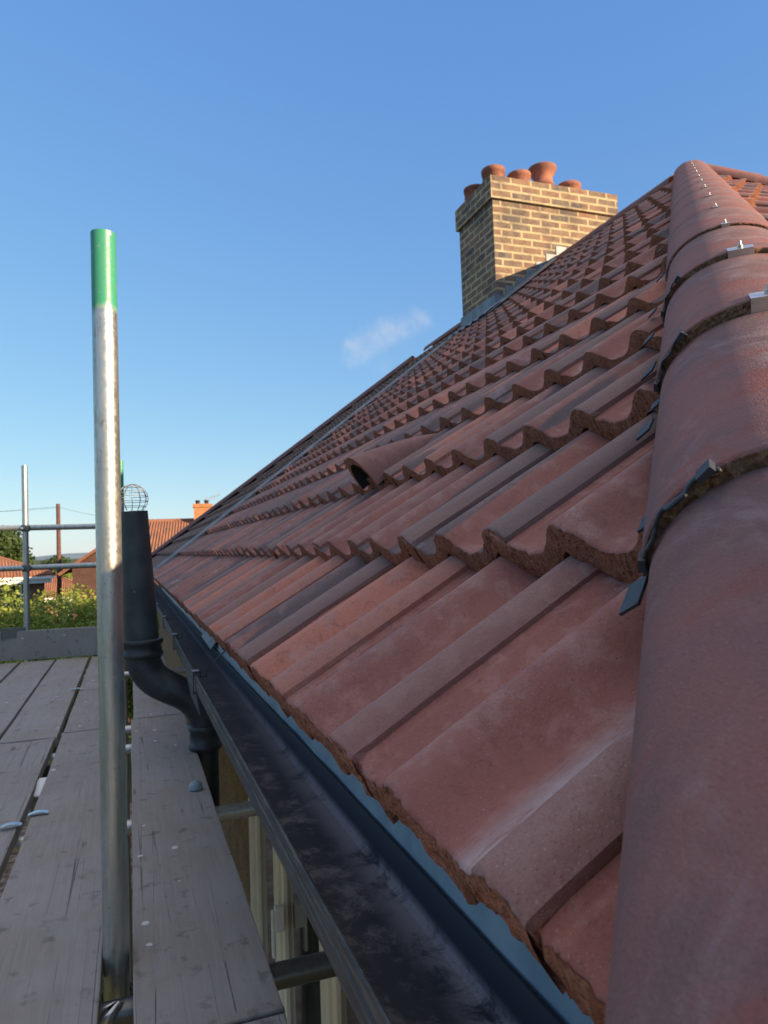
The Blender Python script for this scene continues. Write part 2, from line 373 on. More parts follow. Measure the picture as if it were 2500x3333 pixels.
def render():
    q = NM('pebbledash', .9, 0, .25); obj = q.tc.outputs['Object']
    vo = q.n('ShaderNodeTexVoronoi'); vo.inputs['Scale'].default_value = 110; q.L(obj, vo.inputs['Vector'])
    s = q.n('ShaderNodeSeparateColor'); q.L(vo.outputs['Color'], s.inputs[0])
    n = q.noise(obj, 5, 5, .6)
    c = q.mix(q.rng(s.outputs[0], .1, .9), (.30, .185, .095), (.15, .09, .05)); c = q.mix(q.rng(n, .45, .65, 0, .5), c, (.10, .065, .04))
    q.col(c); q.nrm(q.bump(vo.outputs['Distance'], .9, .004)); return q.m
M['dash'] = render()
def brick(name, cb1, cb2, cm, mort=.014, uv=True, bw=.225, bh=.075, special=None):
    q = NM(name, .88, 0, .25)
    src = q.tc.outputs['UV']
    nn = q.n('ShaderNodeTexNoise'); nn.inputs['Scale'].default_value = 9; q.L(src, nn.inputs['Vector']); nn.inputs['Detail'].default_value = 3
    ds = q.n('ShaderNodeVectorMath'); ds.operation = 'MULTIPLY_ADD'; q.L(nn.outputs['Color'], ds.inputs[0]); ds.inputs[1].default_value = (.012, .009, 0); q.L(src, ds.inputs[2])
    b = q.n('ShaderNodeTexBrick'); q.L(ds.outputs[0], b.inputs['Vector']); b.inputs['Scale'].default_value = 1
    b.inputs['Brick Width'].default_value = bw; b.inputs['Row Height'].default_value = bh; b.inputs['Mortar Size'].default_value = mort*.5
    b.inputs['Mortar Smooth'].default_value = .25; b.inputs['Bias'].default_value = 0
    b.inputs['Color1'].default_value = (*cb1, 1); b.inputs['Color2'].default_value = (*cb2, 1); b.inputs['Mortar'].default_value = (*cm, 1)
    n = q.noise(src, 14, 5, .7); n2 = q.noise(src, 120, 4, .7)
    c = q.mix(q.rng(n, .35, .7, 0, .45), b.outputs['Color'], tuple(x*.55 for x in cb1), 'MIX')
    c = q.mix(q.rng(n, .3, .6, 0, .25), c, cm)
    c = q.mix(q.rng(n2, .4, .75, 0, .35), c, tuple(x*.5 for x in cb2))
    q.col(c); c = q.mix(q.rng(q.noise(src, 3.2, 5, .65), .45, .65, 0, .5), c, tuple(x*.7 for x in cb2)); c = q.mix(q.rng(q.noise(src, 5.5, 2, .5), .64, .67, 0, .0 if 'yellow' not in name else .2), c, (.36, .16, .08))
    q.col(c); q.nrm(q.bump(b.outputs['Fac'], -.6, .006, q.bump(n2, .4, .002))); return q.m
M['brick'] = brick('yellow_stock_brick', (.22, .115, .08), (.075, .068, .078), (.52, .43, .26), .024)
M['brick_red'] = brick('red_brick', (.28, .12, .075), (.21, .09, .06), (.33, .26, .2), .010)
M['pot'] = simple('terracotta', (.33, .125, .075), (.20, .08, .055), 9, .8, 0, .3, 60, .003)
M['mortar'] = simple('mortar_flaunching', (.50, .47, .40), (.38, .35, .30), 12, .9, 0, .6, 50, .006)

# ---------------------------------------------------------------- roof geometry constants
A0, ZE, AL, G, COV, YS = 0.17966, -0.18521, 0.6538, 0.31105, 0.30, 0.31356
T = math.tan(AL); TAU = R_(7.6)
HR, HC = 1.05, -0.123           # hip plan line  y = HR*x + HC
XR = 4.10; YAP = HR*XR + HC; ZR = ZE + (XR-A0)*T
YP = 6.887                      # party line
Y2 = 13.15                      # far eaves corner of the neighbouring house
XB = 2*XR - A0                  # rear eaves
YC = HR*A0 + HC                 # near eaves (hip end)
zp = lambda x: ZE + (x-A0)*T

def shape(v):
    v = np.asarray(v); c = .5+.5*np.cos(2*np.pi*(v-.03)/.15)
    s = c**1.65
    lo = np.where(v < .03, np.maximum(s, .99-.42*((.03-v)/.03)**2), s)
    dip = np.where((v > .286) & (v <= .302), (v-.286)/.016, 0)
    dip = np.where(v > .302, 1.0, dip)
    return np.maximum(lo, np.where(v > .262, .30*np.clip((v-.262)/.026, 0, 1)**1.5, 0)) - .16*dip**2
def top_h(v): return -.022 + .039*shape(v)

def tile_slope(name, frame, cols, courses, near, clips, mats, parent, ends=None, warp=0.0, seed=1):
    """frame=(O,U,Sv,N); a sheet of interlocking double-roll tiles, each with its own thickness, tail and overlock edge"""
    rg = np.random.default_rng(seed)
    O, U, Sv, N = [np.array(x, float) for x in frame]
    V = []; F = []; MI = []; SM = []; UV = []; TI = []
    nb = 0
    for k in range(courses):
        off = 0.0 if k % 2 == 0 else .15
        for c in range(cols[0], cols[1]):
            u0 = c*COV + off + YS if near is not None else c*COV + off
            base = O + U*u0 + Sv*(k*G)
            ctr = base + U*.15 + Sv*.15
            d = np.linalg.norm(ctr)
            skip = False
            for (pn, pd) in clips:
                if np.dot(ctr, pn) - pd > .35: skip = True
            if skip: continue
            lvl = 0 if d < 1.5 else (1 if d < 3.2 else 2)
            dv = (.0034, .0075, .0125)[lvl]
            v = np.unique(np.concatenate([np.arange(0, .326, dv), [.286, .294, .302]]))
            n = len(v)
            tint = rg.random(3); tint = np.array([tint[0]*.5, .12, .3+.3*tint[2]]) if (near is not None and k == 0 and c <= 1) else tint; lift = rg.normal(0, .0009); skew = rg.normal(0, .0012)
            jt = np.convolve(rg.normal(0, 1, n+8), np.ones(5)/5, 'same')[4:-4]*.0016 + rg.normal(0, .0007, n) if lvl < 2 else np.zeros(n)
            if lvl == 0:
                for _ in range(rg.integers(0, 3)):
                    cx = rg.random()*.32; jt += .005*rg.random()*np.exp(-((v-cx)/.006)**2)
            tail = jt + skew*(v-.15)/.15
            rows = [0, .0015, .005, .02, .08, .16, .24, .31, .395] if lvl == 0 else ([0, .004, .03, .15, .31, .395] if lvl == 1 else [0, .006, .16, .395])
            if k == courses-1: rows = [r for r in rows if r <= .25] + [.25]
            hv = top_h(v) + lift
            ej = (np.convolve(rg.normal(0, 1, 60), np.ones(3)/3, 'same')*.0012 if lvl == 0 else np.zeros(60))
            grid = []
            for j, s in enumerate(rows):
                ss = s + tail*math.exp(-s/.01)
                hh = hv - ss*math.tan(TAU)
                if s == 0: hh = hh - .0022 - (np.abs(rg.normal(0, .0012, n)) if lvl == 0 else 0)
                if j == 1 and lvl == 0: hh = hh - .0006
                vv = v.copy(); vv[0] += ej[(j*7) % 50]
                P = base + np.outer(vv, U) + np.outer(ss, Sv) + np.outer(hh, N)
                grid.append(P); UVr = [(a, s) for a in v]
                V.append(P); UV += UVr
            m = len(rows)
            idx = nb + np.arange(m*n).reshape(m, n)
            for j in range(m-1):
                for i in range(n-1): F.append((idx[j, i], idx[j, i+1], idx[j+1, i+1], idx[j+1, i]))
            cnt = (m-1)*(n-1); MI += [0]*cnt; SM += [True]*cnt
            TI += [tuple(tint)]*(m*n); nb += m*n
            # tail (butt) face, rough, then a short underside
            ks = 1.0 if k == 0 else .22
            saw = np.where((v > .128) & (v < .185), (.185-v)/.057, 0) + np.where(v > .276, (.335-v)/.059, 0) + np.where(v < .034, (.034-v)/.057+.02, 0)
            th = (.026 if k == 0 else .034) + .004*(1-np.clip(shape(v), 0, 1)) + .018*ks*np.clip(saw, 0, 1)**.7
            fr = [0, .25, .5, .75, 1.0] if lvl == 0 else ([0, .5, 1] if lvl == 1 else [0, 1])
            st = nb
            for q_ in fr:
                rough = (rg.normal(0, .0006, n) + np.convolve(rg.normal(0, 1, n), np.ones(5)/5, 'same')*.0011) if (lvl == 0 and 0 < q_) else 0
                ss = tail + rough - (.0012 if 0 < q_ < 1 else 0) - ((.003 + .005*np.clip(saw, 0, 1)**.7)*q_ if k == 0 else .002*q_)
                hh = hv - .0022 - th*q_
                V.append(base + np.outer(v, U) + np.outer(ss*np.ones(n), Sv) + np.outer(hh, N)); UV += [(a, 0) for a in v]
            V.append(base + np.outer(v, U) + np.outer(.07*np.ones(n), Sv) + np.outer(hv-.0022-th-.07*math.tan(TAU), N)); UV += [(a, .07) for a in v]
            mm = len(fr)+1; idx = nb + np.arange(mm*n).reshape(mm, n)
            for j in range(mm-1):
                for i in range(n-1): F.append((idx[j, i], idx[j+1, i], idx[j+1, i+1], idx[j, i+1]))
            cnt = (mm-1)*(n-1); MI += [1]*cnt; SM += [False]*cnt
            TI += [tuple(tint)]*(mm*n); nb += mm*n
            # overlock side edge (u = 0)
            P = []
            for j, s in enumerate(rows):
                e = grid[j][0]; jj = rg.normal(0, .0009) if lvl == 0 else 0
                P.append(e); P.append(e - N*(.0075+jj) + U*(.0006+jj)); P.append(e - N*.020 + U*(.003+jj))
            P = np.array(P); V.append(P); UV += [(0, s) for s in rows for _ in range(3)]
            for j in range(m-1):
                for t_ in range(2): F.append((nb+3*j+t_, nb+3*(j+1)+t_, nb+3*(j+1)+t_+1, nb+3*j+t_+1)); MI.append(t_); SM.append(False)
            TI += [tuple(tint)]*len(P); nb += len(P)
    V = np.concatenate(V)
    me = bpy.data.meshes.new(name); me.from_pydata(V.tolist(), [], F); me.update()
    me.polygons.foreach_set('material_index', MI); me.polygons.foreach_set('use_smooth', SM)
    ca = me.color_attributes.new('tint', 'FLOAT_COLOR', 'POINT')
    arr = np.ones((len(V), 4), np.float32); arr[:, :3] = TI; ca.data.foreach_set('color', arr.ravel())
    ul = me.uv_layers.new(name='UVMap'); li = np.empty(len(me.loops), np.int32); me.loops.foreach_get('vertex_index', li)
    ul.data.foreach_set('uv', np.array(UV, np.float32)[li].ravel())
    bm = bmesh.new(); bm.from_mesh(me)
    for (pn, pd) in clips:
        n_ = Vector(pn); bmesh.ops.bisect_plane(bm, geom=bm.verts[:]+bm.edges[:]+bm.faces[:], plane_co=n_*(pd/n_.length_squared), plane_no=n_, clear_outer=True)
    bm.to_mesh(me); bm.free()
    return link(name, me, mats, parent)

NRM = (-math.sin(AL), 0, math.cos(AL)); SV = (math.cos(AL), 0, math.sin(AL))
NC = 16
house = empty('house', (XR, 3.4, -5.2), 'nearest house, with a new red tiled hipped roof and black gutter beside the scaffold', 'house')
nbr = empty('house', (XR, 10, -5.2), 'adjoining house with weathered darker tiles beyond the chimney and pale party line', 'house')
hn = Vector((HR, -1, 0)).normalized(); hd = HC*(-1)/math.sqrt(HR*HR+1)     # HR*x - y <= -HC
r1 = tile_slope('roof', ((A0, 0, ZE), (0,1,0), SV, NRM), (-1, 23), NC, True, [((hn.x, hn.y, 0), hd+.015), ((0,1,0), YP-.02)], [M['tile'], M['butt']], house, seed=11)
r1['label'] = 'long red tiled roof slope in the shade'
BE = math.atan(T/HR)
r2o = tile_slope('roof', ((A0, YC, ZE), (1,0,0), (0, math.cos(BE), math.sin(BE)), (0, -math.sin(BE), math.cos(BE))), (-1, 28), 17, None,
    [((-hn.x, -hn.y, 0), -hd+.015), ((HR/hn.length*1.0, 1, 0), HR*(2*XR)+HC+.02), ((0,1,0), YAP)], [M['tile'], M['butt']], house, seed=12)
r2o['label'] = 'sunlit hip end roof slope beyond the hip tiles'
nh = Vector((1, 1, 0)).normalized()
r3 = tile_slope('roof', ((A0, YP+.06, ZE), (0,1,0), SV, NRM), (0, 22), NC, None, [((nh.x, nh.y, 0), (A0+Y2)/math.sqrt(2))], [M['tile_old'], M['butt_dark']], nbr, seed=13)
# underlay decks + plain rear slopes
def deck_mesh(name, polys, mat, parent, th=.05):
    mb = MB()
    for p in polys:
        p = [Vector(x) for x in p]; n = (p[1]-p[0]).cross(p[2]-p[0]).normalized()
        if n.z < 0: p = p[::-1]; n = -n
        q = [x - n*th for x in p]; m = len(p)
        mb.add(p+q, [tuple(range(m)), tuple(range(2*m-1, m-1, -1))] + [(i, i+m, (i+1) % m+m, (i+1) % m) for i in range(m)])
    return mb.build(name, mat, parent)
def sh(p, d): return (p[0], p[1], p[2]-d)
dz = .105
deck_mesh('underlay', [[sh(p, dz) for p in q] for q in (
    [(A0+.07, YC+.1, zp(A0+.07)), (A0+.07, YP, zp(A0+.07)), (XR, YP, ZR), (XR, YAP, ZR)],
    [(A0+.1, YC+.09, zp(A0+.07)), (XR, YAP, ZR), (XB-.1, YC+.09, zp(A0+.07))])], M['felt'], house, .03)
deck_mesh('roof', [[sh(p, .03) for p in [(XB, YC, ZE), (XR, YAP, ZR), (XR, YP, ZR), (XB, YP, ZE)]]], M['tile'], house, .05)['label'] = 'rear roof slope'
YA2 = Y2 - (XR-A0)
deck_mesh('underlay', [[sh(p, dz) for p in q] for q in ([(A0+.07, YP+.01, zp(A0+.07)), (A0+.07, Y2-.1, zp(A0+.07)), (XR, YA2, ZR), (XR, YP+.01, ZR)],)], M['felt'], nbr, .03)
deck_mesh('roof', [[sh(p, .03) for p in q] for q in ([(XB, Y2, ZE), (XR, YA2, ZR), (XR, YP+.01, ZR), (XB, YP+.01, ZE)], [(A0, Y2, ZE), (XR, YA2, ZR), (XB, Y2, ZE)])], M['tile_old'], nbr, .05)['label'] = 'rear roof slopes'

# ---------------------------------------------------------------- ridge and hip tiles
def cap_mesh(L, near, seed, W=.125, H=.098, th=.02, taper=.006):
    """half-round tile along +x, tail (lower/near end) at x=0, resting on z=0"""
    rg = np.random.default_rng(seed)
    nphi = 90 if near else 28
    rows = [0, .0015, .006, .03, .1, .2, .3, .4] if near else [0, .006, .1, .25]
    rows = [r for r in rows if r < L] + [L]
    phi = np.linspace(0, math.pi, nphi); V = []; F = []; MI = []; SM = []
    jt = np.convolve(rg.normal(0, 1, nphi+8), np.ones(5)/5, 'same')[4:-4]*.0014 + rg.normal(0, .0005, nphi)
    cx = rg.random(3)*math.pi
    for q in cx: jt += .004*rg.random()*np.exp(-((phi-q)/.04)**2)
    if not near: jt *= 0
    def ring(x, dr, j=0):
        w_, h_ = W-dr-taper*x/L, H-dr-taper*x/L
        y = w_*np.cos(phi); z = np.maximum(h_*np.sin(phi)**.92, 0)
        return np.stack([x*np.ones(nphi) + j, y, z], 1)
    def add_rows(rs, mi, sm, flip=False):
        b = sum(len(a) for a in V); V.extend(rs); m = len(rs)
        for j in range(m-1):
            for i in range(nphi-1):
                q = (b+j*nphi+i, b+(j+1)*nphi+i, b+(j+1)*nphi+i+1, b+j*nphi+i+1)
                F.append(q[::-1] if flip else q); MI.append(mi); SM.append(sm)
    add_rows([ring(r, .002 if r == 0 else 0, jt*math.exp(-r/.008)) for r in rows], 0, True)
    fr = [0, .25, .5, .75, 1] if near else [0, 1]
    add_rows([ring(0, .002+(th-.002)*q, jt + (rg.normal(0, .0011, nphi) if near and q > 0 else 0)) for q in fr], 1, False, True)
    add_rows([ring(0, th, jt), ring(L, th)], 1, True, True)
    add_rows([ring(L, 0), ring(L, th)], 1, False)
    # bottom rims
    for i in (0, nphi-1):
        b = sum(len(a) for a in V); P = np.array([ring(0, .002)[i], ring(L, 0)[i], ring(L, th)[i], ring(0, th)[i]]); V.append(P); F.append((b, b+1, b+2, b+3)); MI.append(1); SM.append(False)
    me = bpy.data.meshes.new('ridge_tile'); me.from_pydata(np.concatenate(V).tolist(), [], F); me.update()
    me.polygons.foreach_set('material_index', MI); me.polygons.foreach_set('use_smooth', SM)
    me.materials.append(M['ridge']); me.materials.append(M['butt_dark'])
    return me
def frame_mat(o, x, z):
    x = x.normalized(); y = z.cross(x).normalized(); z = x.cross(y)
    return Matrix(((x.x, y.x, z.x, o.x), (x.y, y.y, z.y, o.y), (x.z, y.z, z.z, o.z), (0, 0, 0, 1)))
def place(ob, parent, mw):
    off = Vector(); p = parent
    while p: off += p.location; p = p.parent
    ob.parent = parent; ob.matrix_local = Matrix.Translation(-off) @ mw
def put_clip(root, capL, near):
    mb = MB(); W_, H_ = (.022, .0)
    q_ = .019 if near else .008
    mb.box(-.004, .030 if near else .012, -q_, q_, .0975, .0992); mb.box(-.0045, -.003, -q_, q_, .078 if near else .090, .0992)
    b = mb.build('ridge_clip', M['alu']); b.parent = root
    s = MB(); k_ = 1 if near else .6; s.tube([(.012, 0, .099), (.012, 0, .099+.0045*k_)], .0045*k_, 10); s.tube([(.012, 0, .099+.0045*k_), (.012, 0, .099+.011*k_)], [.003*k_, .0014*k_], 8)
    sc = s.build('screw', M['galv']); sc.parent = root
hipdir = Vector((1, HR, T)); 
def hip_point(t): return Vector((t, HR*t+HC, zp(t)))
off_edge = -.068 + .018
def run_caps(parent, start, d, L, count, zoff, near_d=1.8, seed=0, clip=True, cut=0.0):
    d = d.normalized(); side = Vector((0,0,1)).cross(d).normalized(); upv = d.cross(side).normalized()
    if upv.z < 0: upv = -upv
    meshes = {}
    for i in range(count):
        lf = (.008, .009, .009, .004)[i] if i < 4 and clip and near_d > 1 and parent is house else .001
        ct = cut if i == 0 else 0.0
        o = start + d*(L*i + ct) + Vector((0, 0, zoff))
        near = o.length < near_d
        key = ('n', i) if near else 'f'; thin = lf < .004
        if key not in meshes: meshes[key] = cap_mesh(L+.035-ct, near, seed+i, .125, .098, .007 if thin else .015, .001 if thin else .006)
        ob = bpy.data.objects.new('ridge_tile', meshes[key]); S.collection.objects.link(ob)
        # each tile's tail rides on top of the one below
        x = (d*L - upv*lf).normalized(); mw = frame_mat(o + upv*lf, x, upv)
        place(ob, parent, mw)
        if clip: put_clip(ob, L, i < 4)
T0 = .465 - .27*1; 
tstep = .2630
jx = .440                     # centre-line x of the first visible joint
start = hip_point(jx - tstep); start_len = (hip_point(jx) - hip_point(jx-tstep)).length
ncap = int((XR - (jx-tstep))/tstep)
run_caps(house, start, hipdir, start_len, ncap+1, off_edge, seed=40, cut=.040)
# mortar bedding showing below the cut starter hip tile
mo = MB(); hd0 = hipdir.normalized(); sd0 = Vector((0, 0, 1)).cross(hd0).normalized(); un0 = hd0.cross(sd0)
vs = []; rgm = np.random.default_rng(5); nM = 40
for j in range(9):
    for i in range(nM+1):
        ph = math.pi*i/nM; k_ = 1 - .10*(1-j/8)**2
        vs.append(start + hd0*(.040 - .030 + .05*j/8 + rgm.normal(0, .0012)) + Vector((0, 0, off_edge)) + un0*.008 + sd0*(.108*k_*math.cos(ph)) + un0*(.082*k_*math.sin(ph)**.92 + rgm.normal(0, .0012)))
mo.add(vs, [(j*(nM+1)+i, (j+1)*(nM+1)+i, (j+1)*(nM+1)+i+1, j*(nM+1)+i+1) for j in range(8) for i in range(nM)], 0, True)
mo.add(vs[:nM+1], [tuple(range(nM+1))]); mo.build('mortar_bedding', M['butt'], house)
d2 = Vector((1, -HR, -T))
run_caps(house, Vector((XB+.06, YC-.06, ZE-.05)), -d2, start_len, ncap+1, off_edge, seed=60)
run_caps(house, Vector((XR+.03, YAP+.14, ZR)), Vector((0, 1, 0)), .44, 4, -.066, seed=70, clip=False)
run_caps(nbr, Vector((XR, YP+.05, ZR)), Vector((0, 1, 0)), .44, 5, -.066, seed=80, clip=False)
run_caps(nbr, Vector((A0+.03, Y2-.03, ZE+.03)), Vector((1, -1, T)), .46, 13, off_edge, seed=90, clip=False)

# black hip-tray lugs and the joint unions of the dry hip
def plate(name, c, ax, ay, hx, hy, th, mat, parent, bend=0, n=8):
    mb = MB(); c = Vector(c); ax = Vector(ax).normalized(); ay = Vector(ay).normalized(); az = ax.cross(ay).normalized(); ay = az.cross(ax).normalized()
    top = []; bot = []
    for i in range(n+1):
        x = -hx + 2*hx*i/n; h = bend*math.sin(i/n*math.pi*2.5)*.4 + bend*(i/n)**2
        for s in (-1, 1):
            p = c + ax*x + ay*hy*s + az*h; top.append(p+az*th/2); bot.append(p-az*th/2)
    m = len(top); fs = []
    for i in range(n):
        a = 2*i; fs += [(a, a+2, a+3, a+1), (m+a, m+a+1, m+a+3, m+a+2), (a, m+a, m+a+2, a+2), (a+1, a+3, m+a+3, m+a+1)]
    fs += [(0, 1, m+1, m), (m-2, 2*m-2, 2*m-1, m-1)]
    mb.add(top+bot, fs); return mb.build(name, mat, parent)
hu = hipdir.normalized(); sideL = Vector((-HR, 1, 0)).normalized()
mainN = Vector(NRM); mainS = Vector(SV); mainU = Vector((0, 1, 0))
for (x, y, sz, lift) in ((.347, .434, 1.0, .020), (.420, .502, .9, .02), (.545, .640, 1.0, .03), (.612, .705, .8, .02), (.690, .798, 1.1, .03), (.812, .935, 1.0, .03), (.955, 1.09, .9, .025), (1.17, 1.30, 1, .03), (1.48, 1.64, 1, .03), (1.76, 1.95, 1.1, .03), (2.17, 2.38, 1, .03), (2.6, 2.83, 1, .03)):
    c = Vector((x, y, zp(x))) + mainN*lift
    plate('hip_tray_lug', c - sideL*.012, mainU*.8 - mainS*.35 - mainN*.25, hu, .010*sz, (.016 if x < .36 else .012)*sz, .0025, M['plastic'], house, .0)
# joint unions: ribbed black band following the arc, showing under the joint on the shaded flank
capside = Vector((0,0,1)).cross(hu).normalized(); capup = hu.cross(capside).normalized()
for jn, t in enumerate((jx, jx+tstep, jx+2*tstep)):
    o = hip_point(t) + Vector((0, 0, off_edge)) + capup*.014
    mb = MB(); n = 70; P = []; span = (.30, .24, .22)[jn]
    sg = 1 if capside.dot(sideL) > 0 else -1
    for i in range(n+1):
        f = i/n; ph = math.pi*span*f
        wv = .0022*(1 if math.sin(f*17+jn) > 0 else -1) + .0006*math.sin(f*41)
        rr = 1.0 + .012*math.sin(f*16+.7*jn)
        y = .121*rr*math.cos(ph); z = .094*rr*math.sin(ph)**.92
        P.append(o + hu*(-.004+wv) + capside*(y*sg) + capup*(z+.001))
    vs = []; q = []
    for p in P:
        rad = (p - o); rad = (rad - hu*rad.dot(hu)).normalized()
        vs += [p - hu*.0025, p + hu*.0035]; q += [p - hu*.0025 - rad*.0025, p + hu*.0035 - rad*.0025]
    m = len(vs); fs = []
    for i in range(n):
        a = 2*i; fs += [(a, a+1, a+3, a+2), (m+a, m+a+2, m+a+3, m+a+1), (a, a+2, m+a+2, m+a), (a+1, m+a+1, m+a+3, a+3)]
    fs += [(0, m, m+1, 1), (m-2, m-1, 2*m-1, 2*m-2)]
    mb.add(vs+q, fs, 0, True)
    for i, w_ in ((4, .008), (n-5, .010)):
        p = P[i]; rad = (p - o); rad = (rad - hu*rad.dot(hu)).normalized(); tg = hu.cross(rad)
        mb.obox(p + rad*.001, hu, tg, rad, .007, w_*.6, .0025)
    u = mb.build('joint_union', M['plastic'], house)

# ---------------------------------------------------------------- chimney (house part) > pots, flashing
ch = MB()
def brickbox(mb, x0, x1, y0, y1, z0, z1, o=0.0):
    mb.box(x0, x1, y0, y1, z0, z1, 0, True)
CX0, CX1, CY0, CY1 = 3.395, 4.83, 6.0, 6.74
brickbox(ch, CX0, CX1, CY0, CY1, 1.9, 3.36); brickbox(ch, CX0-.028, CX1+.028, CY0-.028, CY1+.028, 3.3602, 3.5852)
cho = ch.build('chimney', M['brick'], house)
fl = MB(); n = 0
xs = np.linspace(CX0-.01, CX1+.01, 22); ys = np.linspace(CY0-.01, CY1+.01, 10)
vs = [(x, y, 3.586 + .045*min(1, min(x-xs[0], xs[-1]-x, y-ys[0], ys[-1]-y)/.12) + rng.normal(0, .004)) for y in ys for x in xs]
fl.add(vs, [(j*22+i, j*22+i+1, (j+1)*22+i+1, (j+1)*22+i) for j in range(9) for i in range(21)], 0, True)
rim = [(xs[0], ys[0]), (xs[-1], ys[0]), (xs[-1], ys[-1]), (xs[0], ys[-1])]
fl.add([(x, y, 3.5855) for x, y in rim] + [(x, y, 3.594) for x, y in rim], [(i, (i+1) % 4, (i+1) % 4+4, i+4) for i in range(4)])
fl.build('flaunching', M['mortar'], cho)
def pot(x, y, h, r=.115, flare=None, label=None):
    mb = MB(); z = 3.60
    if flare:
        prof = [(r*.9, 0), (r*.9, h*.40), (r*1.0, h*.42), (r*1.0, h*.48), (r*.86, h*.50), (r*.86, h*.72), (r*1.12, h*.84), (r*1.27, h*.96), (r*1.27, h), (r*1.19, h), (r*1.1, h*.86), (r*.7, h*.7), (r*.7, 0)]
    else:
        prof = [(r*1.02, 0), (r*.97, h*.78), (r*1.06, h*.80), (r*1.08, h*.97), (r*1.04, h), (r*.88, h), (r*.84, h*.9), (r*.82, 0)]
    mb.lathe((x, y, z), prof, 40); o = mb.build('chimney_pot', M['pot'], cho)
    if label: o['label'] = label
pot(3.61, 6.34, .255); pot(3.89, 6.30, .225); pot(4.19, 6.32, .345, .118, True, 'chimney pot with a wide flared rim'); pot(4.52, 6.33, .215, .12); pot(3.53, 6.60, .17, .115)
fs_ = MB(); 
X = np.arange(CX0-.02, 4.12, .12)
for i, x in enumerate(X):      # stepped flashing on the front face
    z0 = zp(x)-.02; z1 = zp(x)+.15+.03; 
    fs_.box(x, x+.122, CY0-.006-.0006*(i % 2), CY0-.001, z0-.03, z1-.03)
fs_.box(CX0-.012, CX0-.002, CY0-.012, CY1+.03, zp(CX0)-.05, zp(CX0)+.135)
# lead dressed over the tiles
nS = 12
for (xa, xb, ya, yb) in ((CX0-.17, CX0-.005, CY0-.13, CY1+.1),):
    vs = []
    for j in range(25):
        y = ya+(yb-ya)*j/24; wv = .010*math.cos(2*math.pi*y/.15)
        for i in range(4):
            x = xa+(xb-xa)*i/3; vs.append(Vector((x, y, zp(x))) + mainN*(.030+wv*(1-i/3)))
    fs_.add(vs, [(j*4+i, j*4+i+1, (j+1)*4+i+1, (j+1)*4+i) for j in range(24) for i in range(3)], 0, True)
vs = []
for j in range(14):
    x = CX0-.17 + (4.1-CX0+.17)*j/13
    for (y, h) in ((CY0-.15, .018), (CY0-.08, .036), (CY0-.004, .045)): vs.append(Vector((x, y, zp(x))) + mainN*h)
fs_.add(vs, [(j*3+i, (j+1)*3+i, (j+1)*3+i+1, j*3+i+1) for j in range(13) for i in range(2)], 0, True)
fs_.build('flashing', M['lead'], cho)
# party-line strip
st = MB(); vs = []
nP = 30
prof = ((-.05, .004), (-.035, .018), (-.015, .024), (.015, .024), (.035, .018), (.05, .004))
for j in range(nP+1):
    x = A0-.02 + (CX0-.02-A0)*j/nP
    for (dy, h) in prof: vs.append(Vector((x, YP+dy, zp(x))) + mainN*(h+.004))
npf = len(prof)
st.add(vs, [(j*npf+i, (j+1)*npf+i, (j+1)*npf+i+1, j*npf+i+1) for j in range(nP) for i in range(npf-1)], 0, True)
st.build('party_line_flashing', M['lead'], house)

# ---------------------------------------------------------------- hooded vent tile
vt = MB(); c0 = Vector((.665, 1.93, zp(.665))) + mainN*(-.012)
n = 22; vs = []; rowsn = 14
for j in range(rowsn+1):
    f = j/rowsn; s = -.02 + .25*f; hgt = .092*(1-f)**.75*1.0 + .012*(1-f) + .002; wd = .072*(1-.25*f)
    sh_ = (1-f)
    for i in range(n+1):
        ph = math.pi*i/n
        p = c0 + mainS*(s - .012*math.sin(ph)*sh_*0) + mainU*(wd*math.cos(ph)) + mainN*(hgt*math.sin(ph)**.8 + .008 - .10*0)
        vs.append(p)
vt.add(vs, [(j*(n+1)+i, j*(n+1)+i+1, (j+1)*(n+1)+i+1, (j+1)*(n+1)+i) for j in range(rowsn) for i in range(n)], 0, True)
inner = []
for j in range(2):
    for i in range(n+1):
        ph = math.pi*i/n; s = -.02 + (.12 if j else 0)
        inner.append(c0 + mainS*s + mainU*(.062*math.cos(ph)) + mainN*((.084 if j == 0 else .06)*math.sin(ph)**.8+.006))
m = n+1
vt.add(vs[:m]+inner[:m], [(i, m+i, m+i+1, i+1) for i in range(n)], 1)
vt.add(inner, [(i, i+1, m+i+1, m+i) for i in range(n)], 2, True)  # inside of the hood coloured near-black, painting in the mouth's shade
vt.add(inner[m:], [tuple(range(m))], 2)
# louvre bar in the mouth
vto = vt.build('vent_tile', [M['tile'], M['butt'], M['felt']], house)
ca = vto.data.color_attributes.new('tint', 'FLOAT_COLOR', 'POINT'); ca.data.foreach_set('color', np.tile([.5, .1, .2, 1], len(vto.data.vertices)).astype(np.float32))
vto['label'] = 'hooded vent tile with a dark mouth'
lb = MB(); lb.obox(c0 + mainS*.01 + mainN*.018, mainU, mainS, mainN, .058, .004, .008); lb.build('vent_grille', M['butt'], vto)

